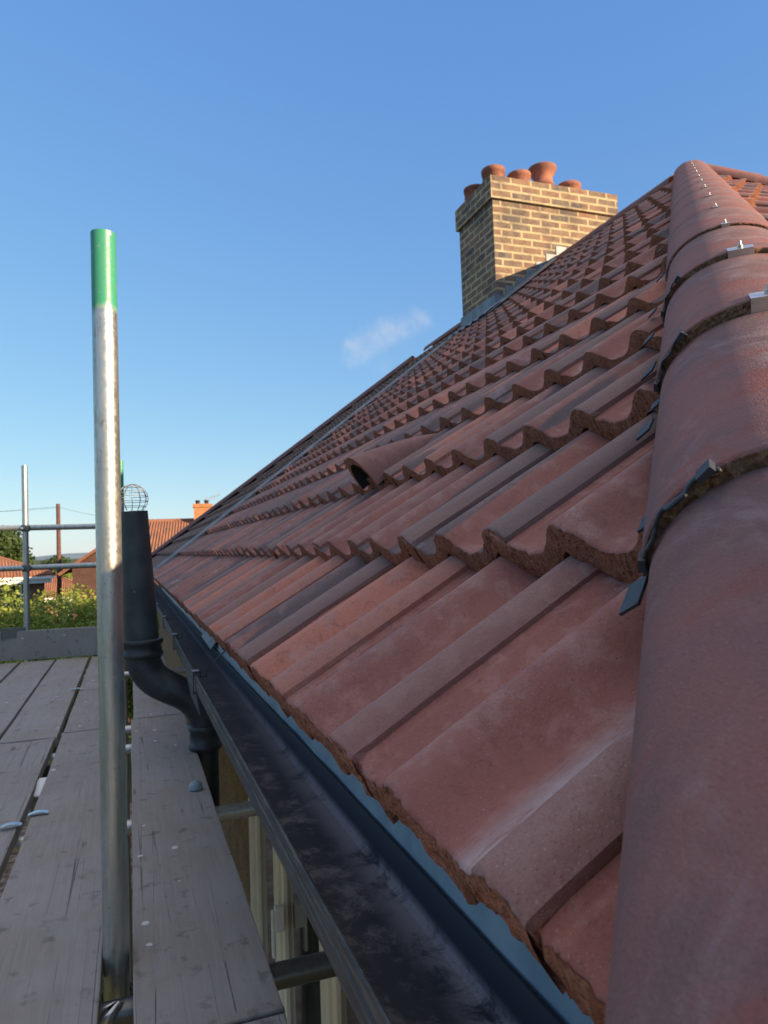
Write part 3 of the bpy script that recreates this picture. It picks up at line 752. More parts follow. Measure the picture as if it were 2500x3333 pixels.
# ---------------------------------------------------------------- gutter
XO, XG, ZG, ZF = .164, .266, -.330, -.373
gprof = [(XO-.0035, ZG-.003), (XO-.0035, ZG), (XO-.001, ZG+.001), (XO+.001, ZG), (XO+.001, ZG-.008), (XO+.002, ZF+.008), (XO+.004, ZF+.002), (XO+.010, ZF), (XG-.006, ZF), (XG-.002, ZF+.002), (XG, ZF+.006), (XG, ZG+.004)]
gout = [(XG+.003, ZG+.004), (XG+.003, ZF-.003), (XO, ZF-.003), (XO-.001, ZF+.010), (XO-.0022, ZF+.022), (XO-.0008, ZF+.0235), (XO-.0028, ZG-.010)]
full = gprof + gout
ysg = np.concatenate([np.arange(-.45, 13.0, .25)])
g = MB(); vs = []
for y in ysg:
    sag = .0025*math.sin(y*2.1) + .002*math.sin(y*.9+1)
    for (x, z) in full: vs.append((x, y, z + sag*.6))
nf = len(full); fcs = []
mis = []
for j in range(len(ysg)-1):
    for i in range(nf):
        q = (j*nf+i, j*nf+(i+1) % nf, (j+1)*nf+(i+1) % nf, (j+1)*nf+i)
        g.add([vs[k] for k in q], [(0, 1, 2, 3)], 1 if i >= len(gprof)+1 or i in (0, 1, 2) else 0)
for e in (0, len(ysg)-1):
    g.add(vs[e*nf:e*nf+nf], [tuple(range(nf))], 0)
gut = g.build('gutter', [M['gutter'], M['gface']], house)
gut['label'] = 'black box gutter with dusty patches'
# return gutter along the hip end, below the hip-end tiles (mitred off the first)
g2 = MB()
ydn = YC - .022
def gb(x0, x1, y0, y1, z0, z1): g2.box(x0, x1, y0, y1, z0, z1)
for y in (2.02, 2.98, 3.86, 4.9, 5.9, 1.02):
    if y < 1.5: continue
    c = MB()
    c.box(XO-.009, XO-.006, y-.011, y+.011, ZF-.008, ZG+.006); c.box(XO-.009, XO+.012, y-.011, y+.011, ZG+.0045, ZG+.008)
    c.box(XO-.009, XG+.008, y-.011, y+.011, ZF-.009, ZF-.0055)
    c.box(XO+.010, XO+.0125, y-.011, y+.011, ZG-.010, ZG+.006)
    c.box(XO+.0125, XO+.026, y-.009, y+.009, ZG-.010, ZG-.007); c.box(XO+.026, XO+.0285, y-.009, y+.009, ZG-.010, ZG+.016)
    cc = c.build('gutter_clip', M['plastic'], gut)
    k = MB(); k.box(XO-.010, XO+.008, y-.0115, y+.0115, ZG+.0082, ZG+.0105); k.build('clip_cap', M['alu'], cc) if False else None
    k.v and k.build('gutter_clip_cap', M['alu'], gut)
# running outlet below the gutter
ol = MB(); 
vs = [(XO-.002, 2.02, ZF-.004), (XG, 2.02, ZF-.004), (XG, 2.42, ZF-.004), (XO-.002, 2.42, ZF-.004), (XO+.012, 2.06, ZF-.085), (XG-.01, 2.06, ZF-.085), (XG-.01, 2.36, ZF-.085), (XO+.012, 2.36, ZF-.085)]
ol.add(vs, [(0,1,2,3),(7,6,5,4),(0,4,5,1),(1,5,6,2),(2,6,7,3),(3,7,4,0)])
bevel(ol.build('gutter_outlet', M['plastic'], gut), .006, 3)
# eaves support tray behind the gutter
tr = MB(); vs = []; tp = [(XG+.0045, ZG-.03), (XG+.006, ZG+.004), (XG+.010, ZG+.03), (XG+.035, ZG+.10), (XG+.10, -.185)]
yst = np.arange(-.2, YP, .12)
for y in yst:
    for (x, z) in tp: vs.append((x+rng.normal(0, .0012), y, z+rng.normal(0, .0012)))
tr.add(vs, [(j*5+i, (j+1)*5+i, (j+1)*5+i+1, j*5+i+1) for j in range(len(yst)-1) for i in range(4)], 0, True)
tr.build('eaves_tray', M['tray'], house)
fp = MB(); fp.obox((XG+.004, 2.62, ZG+.035), Vector((1, 0, 1.2)).normalized(), Vector((0, 1, .03)).normalized(), Vector((-1.2, 0, 1)).normalized(), .032, .16, .0008); fp.build('tray_joint', M['lead'], house)
wr = MB(); wr.tube([(A0+.03, 1.62, ZE-.02), (A0-.006, 1.60, ZE-.05), (A0-.012, 1.60, ZE-.058)], .0018, 6); wr.build('tile_clip_wire', M['plastic'], house)
# ---------------------------------------------------------------- walls, fascia, windows
WX = .455; ZB = -5.2
wins = [(1.15, 3.02, -2.05, -.62), (4.45, 6.1, -2.05, -.62)]
wl = MB()
def wall_x(mb, x, y0, y1, z0, z1, holes, mi=0, d=.09):
    ysb = sorted({y0, y1, *[h[0] for h in holes], *[h[1] for h in holes]}); zsb = sorted({z0, z1, *[h[2] for h in holes], *[h[3] for h in holes]})
    for i in range(len(ysb)-1):
        for j in range(len(zsb)-1):
            cy, cz = (ysb[i]+ysb[i+1])/2, (zsb[j]+zsb[j+1])/2
            if any(h[0] < cy < h[1] and h[2] < cz < h[3] for h in holes): continue
            P = [(x, ysb[i], zsb[j]), (x, ysb[i], zsb[j+1]), (x, ysb[i+1], zsb[j+1]), (x, ysb[i+1], zsb[j])]
            mb.add(P, [(0, 3, 2, 1)], mi, False, [[(p[1], p[2]) for p in (P[0], P[3], P[2], P[1])]])
    for h in holes:
        P = [(x, h[0], h[2]), (x, h[0], h[3]), (x, h[1], h[3]), (x, h[1], h[2])]; Q = [(p[0]+d, p[1], p[2]) for p in P]
        mb.add(P+Q, [(0, 1, 5, 4), (1, 2, 6, 5), (2, 3, 7, 6), (3, 0, 4, 7)], mi)
wall_x(wl, WX, .42, YP, ZB, ZG-.06, wins)
wl.box(WX+.3, XB-.28, .42, YP, ZB, ZG-.06)      # body
wl.add([(WX, .42, ZB), (WX+.3, .42, ZB), (WX+.3, .42, ZG-.06), (WX, .42, ZG-.06)], [(0, 1, 2, 3)])
wl.build('wall', M['dash'], house)
fa = MB(); fa.box(XG+.0048, XG+.026, -.0, YP, ZG-.16, ZG-.002); fa.box(XG+.026, WX+.05, 0.0, YP, ZG-.075, ZG-.062); fa.build('fascia', M['white'], house)['label'] = 'white fascia and soffit behind the gutter'
nw = MB(); nw.box(WX, XB-.28, YP+.001, Y2-.28, ZB, ZG-.06); nw.build('wall', M['dash'], nbr)
for wi, (y0, y1, z0, z1) in enumerate(wins):
    f = MB(); x0, x1 = WX-.012, WX+.05
    f.box(x0, x1, y0, y1, z1-.06, z1); f.box(x0, x1, y0, y1, z0, z0+.06)
    fr_h = (z0+.06, z1-.06)
    for (a, b) in ((y1-.07, y1), (y0, y0+.07)): f.box(x0, x1, a, b, *fr_h)
    for ym in (y0+(y1-y0)*.36, y0+(y1-y0)*.70): f.box(x0+.002, x1, ym-.035, ym+.035, *fr_h)
    fo = bevel(f.build('window', M['upvc'], house), .006, 3); fo['label'] = 'cream framed window under the gutter'
    sash = MB()
    yb = [y0+.07, y0+(y1-y0)*.36-.035, y0+(y1-y0)*.36+.035, y0+(y1-y0)*.70-.035, y0+(y1-y0)*.70+.035, y1-.07]
    for i in range(0, 6, 2):
        a, b = yb[i], yb[i+1]
        for q in ((a, a+.045), (b-.045, b)): sash.box(x0+.014, x0+.05, q[0]+.003, q[1]-.003, z0+.065, z1-.065)
        sash.box(x0+.014, x0+.05, a+.05, b-.05, z0+.065, z0+.11); sash.box(x0+.014, x0+.05, a+.05, b-.05, z1-.11, z1-.065)
    bevel(sash.build('sash', M['upvc'], fo), .004, 2)
    gl = MB()
    for i in range(0, 6, 2): gl.box(x0+.028, x0+.034, yb[i]+.04, yb[i+1]-.04, z0+.10, z1-.10)
    gl.build('pane', M['glass'], fo)
    hd_ = MB()
    for ym in (y0+(y1-y0)*.70-.09,): hd_.box(x0-.02, x0+.013, ym-.012, ym+.012, -1.24, -1.16); hd_.box(x0-.03, x0-.018, ym-.010, ym+.010, -1.32, -1.17)
    bevel(hd_.build('handle', M['white'], fo), .004, 2)
    sl_ = MB(); sl_.box(x0-.05, x1, y0-.05, y1+.05, z0-.035, z0-.001); bevel(sl_.build('sill', M['upvc'], fo), .006, 3)

# ---------------------------------------------------------------- soil vent pipe
PX, PY = .026, 2.98
sp = empty('soil_vent_pipe', (PX, PY, -5.2), 'black cast iron vent pipe with a wire balloon on top, behind the near green-topped pole', 'pipe')
m = MB(); m.tube([(PX-.012+.026*i/10, PY, .172-.542*i/10) for i in range(11)], [.056+.010*i/10 for i in range(11)], 40, 0, True, .050); m.build('upper_pipe', M['castp'], sp)
m = MB(); m.lathe((PX+.014, PY, 0), [(.062, -.405), (.074, -.402), (.080, -.396), (.080, -.384), (.074, -.380), (.073, -.352), (.079, -.348), (.080, -.334), (.074, -.330), (.062, -.330)], 40); m.build('collar', M['cast'], sp)
path = []
P0 = Vector((PX, PY, -.44)); P1 = Vector((PX, PY, -.50)); 
bz = [Vector((PX+.014, PY, -.37)), Vector((PX+.014, PY, -.50)), Vector((.11, PY-.02, -.535)), Vector((.19, PY-.05, -.52)), Vector((.268, PY-.06, -.58)), Vector((.268, PY-.06, -.70))]
for i in range(25):       # smooth swan neck
    t = i/24; b5 = [1, 5, 10, 10, 5, 1]
    path.append(sum((bz[k]*(b5[k]*(1-t)**(5-k)*t**k) for k in range(6)), Vector()))
m = MB(); m.tube(path, [.067-.012*i/24 for i in range(25)], 32); m.build('swan_neck', M['cast'], sp)
m = MB(); m.lathe((.268, PY-.06, 0), [(.050, -.675), (.060, -.675), (.064, -.681), (.064, -.694), (.059, -.700), (.059, -.745), (.064, -.75), (.064, -.766), (.058, -.772), (.050, -.772)], 36); m.build('collar', M['cast'], sp)
m = MB(); m.tube([(.268, PY-.06, -.68), (.268, PY-.06, -5.15)], .050, 32); m.build('lower_pipe', M['cast'], sp)
m = MB(); R0 = .060; cc = Vector((PX-.014, PY, .222))
for k in range(6):
    a0 = math.pi*k/6; pts = []
    for i in range(23):
        th_ = R_(-48) + R_(276)*i/22
        pts.append(cc + Vector((math.cos(a0)*math.cos(th_)*R0, math.sin(a0)*math.cos(th_)*R0, math.sin(th_)*R0*.98)))
    m.tube(pts, .0013, 5)
for el in (-30, -10, 10, 30, 55):
    rr = R0*math.cos(R_(el)); m.tube([cc + Vector((rr*math.cos(2*math.pi*i/28), rr*math.sin(2*math.pi*i/28), R0*.98*math.sin(R_(el)))) for i in range(29)], .0012, 5)
for a_ in (.4, 2.5, 4.6): m.tube([cc + Vector((.042*math.cos(a_), .042*math.sin(a_), -.043)), cc + Vector((.044*math.cos(a_), .044*math.sin(a_), -.14))], .0013, 5)
m.build('wire_cage', M['wire'], sp)

# ---------------------------------------------------------------- scaffold
def tube(name, a, b, label, group=None, mat='galv', r=.02415, cat='scaffold tube', n=32):
    a, b = Vector(a), Vector(b); m = MB()
    loc = a if a.z < b.z or True else b
    N_ = 8
    m.tube([(a + (b-a)*i/N_) - a for i in range(N_+1)], r, n, 0, True, r*.83)
    me = m.build(name, M[mat]); me.location = a
    return tag(me, label, cat, group)
LEANX = -.0055
p1 = tube('scaffold_tube', (-.031, 1.585, -5.15), (-.040, 1.502, .648), 'nearest upright scaffold pole with a scratched green painted top', 'upright scaffold poles', 'galv_green')
# object coords of this pole start at its foot: shift for paint handled below
tube('scaffold_tube', (-.815, 6.80, -5.15), (-.845, 6.785, .805), 'upright scaffold pole at the far end, left of the rails crossing, plain metal', 'upright scaffold poles')
tube('scaffold_tube', (-.055, 6.66, -5.15), (-.066, 6.64, .84), 'far upright scaffold pole almost hidden behind the nearest one', 'upright scaffold poles', 'galv_far')
tube('guard_rail', (-3.2, 7.12, .28), (.05, 6.70, .262), 'upper horizontal guard rail at the far end of the platform', 'guard rails', cat='guard rail')
tube('guard_rail', (-3.2, 7.15, -.085), (.05, 6.72, -.075), 'lower horizontal guard rail at the far end of the platform', 'guard rails', cat='guard rail')
DK = -.772
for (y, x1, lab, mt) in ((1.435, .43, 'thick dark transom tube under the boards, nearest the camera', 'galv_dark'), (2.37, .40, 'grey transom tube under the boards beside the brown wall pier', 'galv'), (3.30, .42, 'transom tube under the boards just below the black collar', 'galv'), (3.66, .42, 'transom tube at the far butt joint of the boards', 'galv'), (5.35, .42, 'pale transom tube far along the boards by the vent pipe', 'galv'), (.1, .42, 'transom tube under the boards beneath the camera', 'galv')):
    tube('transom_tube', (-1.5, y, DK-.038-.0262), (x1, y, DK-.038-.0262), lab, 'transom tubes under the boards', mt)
tube('ledger_tube', (-.085, -1.0, DK-.145), (-.085, 6.9, DK-.145), 'long ledger tube running under the platform beside the nearest pole', None, 'galv')
# couplers
def coupler(name, c, label, axis='z', group=None):
    c = Vector(c); e = empty(name, c, label, 'coupler', group); 
    a = MB(); 
    if axis == 'z':
        a.lathe(c, [(.0245, -.028), (.033, -.028), (.035, -.022), (.035, .022), (.033, .028), (.0245, .028)], 24); 
    else:
        a.tube([c-Vector((.028, 0, 0)), c+Vector((.028, 0, 0))], .034, 24)
    a.build('clamp_body', M['galv_dark'], e)
    b = MB(); b.obox(c+Vector((.02, -.038, 0)), Vector((1,0,0)), Vector((0,1,0)), Vector((0,0,1)), .012, .008, .02); b.build('clamp_flap', M['galv_dark'], e)
    b = MB(); b.tube([c+Vector((-.02, -.055, 0)), c+Vector((-.02, -.01, 0))], .006, 10); b.tube([c+Vector((-.02, -.056, 0)), c+Vector((-.02, -.046, 0))], .011, 6); b.build('bolt', M['galv'], e)
coupler('scaffold_coupler', (-.035, 1.578, -.905), 'dark coupler clamped round the nearest pole below the boards')
coupler('scaffold_coupler', (-.842, 6.790, .262), 'coupler joining the far left pole and the upper guard rail', group=None)
coupler('scaffold_coupler', (-.84, 6.79, -.08), 'coupler joining the far left pole and the lower guard rail', group=None)
def board(x0, y0, y1, label, w_=.225, dx=0.0, z=DK, group='grey scaffold boards of the platform', end0=True, end1=True):
    rg = np.random.default_rng(int(abs(x0*1000)+abs(y0*77)) % 9999)
    L = y1-y0; ny = max(6, int(L/.12)); nx = 6
    xs_ = np.linspace(0, w_, nx+1); V = []; warp = rg.normal(0, .0015); ph = rg.random()*6
    e = empty('scaffold_board', (x0, y0, z), label, 'scaffold board', group)
    m = MB(); top = []; bot = []
    for j in range(ny+1):
        y = L*j/ny; x_ = dx*j/ny
        el = .0009*math.sin(y*9+ph)+rg.normal(0, .0004); er = .0009*math.sin(y*7+2*ph)+rg.normal(0, .0004)
        for i, xx in enumerate(xs_):
            zz = warp*math.cos((xx/w_-.5)*3)+.0012*math.sin(y*3+ph)
            xe = xx + (el if i == 0 else er if i == nx else 0)
            top.append((x0+x_+xe, y0+y, z+zz)); bot.append((x0+x_+xe, y0+y, z+zz-.038))
    nn = len(top); W = nx+1
    fsx = []
    for j in range(ny):
        for i in range(nx):
            fsx.append((j*W+i, j*W+i+1, (j+1)*W+i+1, (j+1)*W+i)); fsx.append((nn+j*W+i, nn+(j+1)*W+i, nn+(j+1)*W+i+1, nn+j*W+i+1))
        fsx.append((j*W, (j+1)*W, nn+(j+1)*W, nn+j*W)); fsx.append((j*W+nx, nn+j*W+nx, nn+(j+1)*W+nx, (j+1)*W+nx))
    for j in (0, ny):
        for i in range(nx): 
            q = (j*W+i, nn+j*W+i, nn+j*W+i+1, j*W+i+1); fsx.append(q if j == 0 else q[::-1])
    m.add(top+bot, fsx)
    pl = m.build('plank', M['wood'], e); bevel(pl, .003, 2)
    for (on, yy, sx) in ((end0, y0, 0.0), (end1, y1, dx)):
        if on:
            b = MB(); b.box(x0+sx-.0015, x0+sx+w_+.0015, yy-.0015 if yy == y0 else yy-.012, yy+.012 if yy == y0 else yy+.0015, z-.0395, z-.004)
            b.build('end_band', M['galv'], e)
    return e
board(-.007, 1.232, 3.60, 'board next to the gutter with white droppings, right of the nearest pole', .240)
board(-.007, -1.2, 1.222, 'board next to the gutter, cut short at the bottom of the picture', .238)
board(.004, 3.612, 5.98, 'board next to the gutter, far one beside the vent pipe foot', .222)
board(-.288, -1.0, 3.47, 'board left of the nearest pole, the long near one', .226, -.004)
board(-.290, 3.482, 5.98, 'board left of the nearest pole, the far one beyond the butt joint')
board(-.552, -1.1, 3.40, 'second board left of the nearest pole, near one beside the widest gap', .225, .010)
board(-.536, 3.412, 5.98, 'second board left of the nearest pole, far one')
board(-.790, -1.1, 3.45, 'third board left of the nearest pole, near one', .225)
board(-.775, 3.462, 5.98, 'third board left of the nearest pole, far one')
board(-1.020, -1.1, 5.98, 'outermost board at the left edge of the platform', .225)
tb = empty('toe_board', (-.8, 6.02, DK), 'upright grey toe board closing the far end of the platform', 'toe board')
m = MB(); m.box(-1.9, .10, 6.0, 6.038, DK+.002, DK+.222, 0, False, lambda p: (p[0], p[1]-.10*p[0], p[2]))
bevel(m.build('plank', M['wood'], tb), .003)
m = MB(); m.box(-.93, -.76, 6.082, 6.093, DK+.17, DK+.25, 0, False, None); m.build('toe_board_clip', M['galv_dark'], tb)
# small things on the boards
def bits(name, pts, mat, label, cat, th=.002, group=None):
    m = MB(); c = sum((Vector(p) for p in pts), Vector())/len(pts)
    m.add([Vector(p) for p in pts] + [Vector(p)+Vector((0, 0, th)) for p in pts], [tuple(range(len(pts)))[::-1], tuple(range(len(pts), 2*len(pts)))] + [(i, (i+1) % len(pts), (i+1) % len(pts)+len(pts), i+len(pts)) for i in range(len(pts))])
    o = m.build(name, mat); return tag(o, label, cat, group)
for (x, y, lab, s) in ((-.335, 2.335, 'bent metal board clip left of the wide gap, nearer one', 1), (-.272, 2.41, 'bent metal board clip right of the wide gap', 1), (-.302, 4.53, 'small metal strap across the far board gap', 1.2)):
    m = MB(); c = Vector((x, y, DK+.003))
    P = []
    for i in range(9):
        t = i/8; P.append((c.x-.028*s+.056*s*t, c.z+.0015+.006*math.sin(t*3.1)))
    vs = []
    for (px, pz) in P: vs += [(px, y-.011, pz), (px, y+.011, pz), (px, y+.011, pz+.002), (px, y-.011, pz+.002)]
    m.add(vs, [(i*4+k, i*4+(k+1) % 4, i*4+4+(k+1) % 4, i*4+4+k) for i in range(8) for k in range(4)] + [(3, 2, 1, 0), (32, 33, 34, 35)])
    tag(m.build('board_clip', M['alu']), lab, 'board clip', 'metal clips tying the boards')
bits('wood_scrap', [(-.335, 2.70, DK-.030), (-.292, 2.69, DK-.030), (-.288, 2.86, DK-.018), (-.315, 2.84, DK-.012)], M['white'], 'white scrap wedged in the wide gap between boards', 'scrap', .004)
m = MB(); m.lathe((.190, 2.44, DK+.002), [(.021, 0), (.0215, .006), (.019, .017), (.012, .024), (.001, .026)], 28); tag(m.build('plastic_cap', M['tray']), 'grey domed plastic cap on the board edge near the gutter', 'cap')
m = MB(); vs = []
for i in range(9):
    t = i/8; z = DK-.036 - .003; 
    for k, x in enumerate((-.075+.01*math.sin(i*2), -.048+.012*t)): 
        vs.append((x+.012*t, 1.405+.012*math.cos(t*3)+.03*t*k, DK-.0385 + .012*math.sin(t*3.0)*(1-.5*k) - .045*t*(1-k)))
m.add(vs, [(2*i, 2*i+1, 2*i+3, 2*i+2) for i in range(8)], 0, True); o = m.build('tape_strip', M['alu']); sm_ = o.modifiers.new('s', 'SOLIDIFY'); sm_.thickness = .0015
tag(o, 'torn silver tape strip on the dark transom beside the nearest pole', 'tape')

# ---------------------------------------------------------------- surroundings
def ground():
    m = MB(); n = 90; ext = 3000
    c = [math.copysign(abs(t)**3, t)*ext for t in np.linspace(-1, 1, n)]
    m.add([(x, y, -5.2) for y in c for x in c], [(j*n+i, j*n+i+1, (j+1)*n+i+1, (j+1)*n+i) for j in range(n-1) for i in range(n-1)], 0, True)
    q = NM('grass_and_earth', .9, 0, .2); o_ = q.tc.outputs['Object']
    a = q.noise(o_, .25, 6, .65); b = q.noise(o_, 3, 6, .7)
    q.col(q.mix(q.rng(b, .35, .7, 0, .7), q.mix(q.rng(a, .45, .55), (.055, .085, .025), (.11, .10, .045)), (.035, .05, .018)))
    tag(m.build('ground', q.m), kind='structure')
ground()
m = MB(); m.box(-2.6, .42, -6, 16, -5.19, -5.12); q = NM('paving', .9, 0, .25)
vo = q.n('ShaderNodeTexVoronoi'); vo.inputs['Scale'].default_value = 1.6; vo.feature = 'DISTANCE_TO_EDGE'; q.L(q.tc.outputs['Object'], vo.inputs['Vector'])
q.col(q.mix(q.rng(q.noise(q.tc.outputs['Object'], 6, 5, .7), .4, .62), (.10, .055, .035), (.26, .22, .18)))
tag(m.build('path', q.m), kind='structure')
# hills
m = MB(); vs = []; nA = 80
for j, (d, h0) in enumerate(((2200, -8), (2450, 18), (2700, 30), (2900, 20))):
    for i in range(nA):
        a = R_(-70 + 140*i/(nA-1)); h = h0 + (14*math.sin(i*.35)+9*math.sin(i*.83+1)+4*math.sin(i*2.1))*(j > 0); h *= .45
        vs.append((math.sin(a)*d, math.cos(a)*d, -5.2+h))
m.add(vs, [(j*nA+i, j*nA+i+1, (j+1)*nA+i+1, (j+1)*nA+i) for j in range(3) for i in range(nA-1)], 0, True)
tag(m.build('hills', simple('distant_hills', (.16, .22, .26), (.13, .19, .22), .01, .95, 0, 0)), kind='structure')  # distance haze put into the blue-grey hill colour

def leaf_mat(name, c1, c2, c3):
    q = NM(name, .6, 0, .3); at = q.n('ShaderNodeAttribute'); at.attribute_name = 'tint'; s = q.n('ShaderNodeSeparateColor'); q.L(at.outputs['Color'], s.inputs[0])
    q.col(q.mix(q.rng(s.outputs[1], .6, .95, 0, .8), q.mix(s.outputs[0], c1, c2), c3))
    tr_ = q.n('ShaderNodeBsdfTranslucent'); mx_ = q.n('ShaderNodeMixShader'); mx_.inputs[0].default_value = .3
    q.L(q.b.inputs['Base Color'].links[0].from_socket, tr_.inputs[0]); q.L(q.b.outputs[0], mx_.inputs[1]); q.L(tr_.outputs[0], mx_.inputs[2])
    q.L(mx_.outputs[0], q.t.nodes['Material Output'].inputs[0]); return q.m
M['leafA'] = leaf_mat('bright_leaves', (.15, .22, .03), (.24, .29, .045), (.34, .35, .08)); M['leafB'] = leaf_mat('dark_leaves', (.035, .07, .02), (.06, .10, .03), (.10, .13, .04))
M['bark'] = simple('bark', (.10, .07, .05), (.06, .045, .035), 8, .9, 0, .6, 30, .01)
def crown(name, blobs, n, size, mat, parent, seed):
    rg = np.random.default_rng(seed); V = []; C = []
    B = np.array([b[:3] for b in blobs], float); Rr = np.array([b[3:6] for b in blobs], float)
    wgt = (Rr.prod(1))**(2/3); wgt /= wgt.sum(); who = rg.choice(len(blobs), n, p=wgt)
    dirs = rg.normal(0, 1, (n, 3)); dirs /= np.linalg.norm(dirs, axis=1)[:, None]
    rad = 1 - np.abs(rg.normal(0, .16, n)); lump = 1 + .13*np.sin(dirs[:, 0]*7+who)*np.sin(dirs[:, 2]*6+who*2) + .08*np.sin(dirs[:, 1]*13+who)
    P = B[who] + Rr[who]*dirs*(rad*lump)[:, None]
    nr = dirs + rg.normal(0, .55, (n, 3)); nr /= np.linalg.norm(nr, axis=1)[:, None]
    t = np.cross(nr, rg.normal(0, 1, (n, 3))); t /= np.linalg.norm(t, axis=1)[:, None]; b = np.cross(nr, t)
    sz = size*(.6+.8*rg.random(n))[:, None]
    quad = np.stack([P-t*sz, P+b*sz*.45, P+t*sz, P-b*sz*.45], 1).reshape(-1, 3)
    tint = np.repeat(rg.random((n, 3)), 4, 0)
    me = bpy.data.meshes.new(name); me.from_pydata(quad.tolist(), [], (np.arange(4*n).reshape(n, 4)).tolist()); me.update()
    ca = me.color_attributes.new('tint', 'FLOAT_COLOR', 'POINT'); arr = np.ones((4*n, 4), np.float32); arr[:, :3] = tint; ca.data.foreach_set('color', arr.ravel())
    return link(name, me, mat, parent)
def tree(x, y, top, rad, label, mat, n=9000, size=.06, seed=1, group=None, name='tree', nb=9, flat=.8):
    rg = np.random.default_rng(seed); e = empty(name, (x, y, -5.2), label, 'tree' if name == 'tree' else 'shrub', group)
    cz = top - rad*flat; bl = []
    for i in range(nb):
        a = rg.random()*6.28; rr = rad*.55*math.sqrt(rg.random()); r_ = rad*(.42+.22*rg.random())
        z = min(cz + rg.normal(0, .3)*rad*flat, top - r_*.85)
        bl.append((x+rr*math.cos(a), y+rr*math.sin(a), z, r_, r_, r_*.9))
    bl.append((x, y, cz-rad*.15, rad*.7, rad*.7, rad*flat*.8))
    crown('crown', bl, n, size, mat, e, seed)
    t = MB(); t.tube([(x, y, -5.2), (x+.05, y, (-5.2+cz)/2), (x, y+.05, cz)], [rad*.09, rad*.07, rad*.03], 10)
    for i in range(5):
        b = bl[i]; t.tube([(x, y, cz-rad*.6), (b[0]*.5+x*.5, b[1]*.5+y*.5, cz-rad*.2), b[:3]], [rad*.04, rad*.03, rad*.01], 7)
    t.build('trunk', M['bark'], e)
tree(-2.60, 19.5, -.50, 2.5, 'bright green bushy tree behind the toe board, left of the far pole', M['leafA'], 60000, .065, 3, name='tree', nb=16, flat=.95)
tree(-.62, 18.4, -.78, 1.8, 'bright green bushy tree behind the toe board, nearest the vent pipe', M['leafA'], 40000, .062, 4, nb=12, flat=1.0)
tree(-6.1, 20.6, -.72, 2.8, 'bright green bushy tree at the left edge, behind the lower guard rail', M['leafA'], 50000, .07, 5, nb=13)
tree(-6.9, 44.5, 1.75, 2.0, 'dark green tree above the far left roof, at the left edge', M['leafB'], 14000, .12, 6, 'background trees')
tree(-9.6, 47, 2.1, 2.6, 'taller dark tree at the far left, outside the rails', M['leafB'], 9000, .13, 7, 'background trees')
tree(-6.3, 66, .35, 2.4, 'small rounded tree far behind the wooden telegraph pole', M['leafB'], 9000, .14, 8, 'background trees')
tree(-5.1, 56, -1.1, 2.6, 'low mid green shrubbery right of the far pole and below the lower rail', M['leafA'], 9000, .13, 9, 'background trees')

M['roof_far'] = None
def far_roof():
    q = NM('orange_roof_tiles', .85, 0, .25); o_ = q.tc.outputs['UV']
    wv = q.n('ShaderNodeTexWave'); wv.wave_type = 'BANDS'; wv.bands_direction = 'X'; wv.inputs['Scale'].default_value = 2.6; wv.inputs['Distortion'].default_value = .3; q.L(o_, wv.inputs['Vector'])
    wy = q.n('ShaderNodeTexWave'); wy.wave_type = 'BANDS'; wy.bands_direction = 'Y'; wy.wave_profile = 'SAW'; wy.inputs['Scale'].default_value = 1.6; q.L(o_, wy.inputs['Vector'])
    n = q.noise(q.coord((1, .3, 1), src=o_), 2.5, 5, .7)
    c = q.mix(q.rng(n, .35, .68), (.30, .13, .075), (.19, .09, .06)); c = q.mix(q.rng(q.noise(o_, .8, 4, .6), .5, .7, 0, .4), c, (.15, .12, .08))
    q.col(c); q.nrm(q.bump(q.math('ADD', wv.outputs['Fac'], wy.outputs['Fac']), .8, .05)); return q.m
M['roof_far'] = far_roof()
M['glass_far'] = simple('far_window_glass', (.04, .05, .06), rough=.15, bump=0)
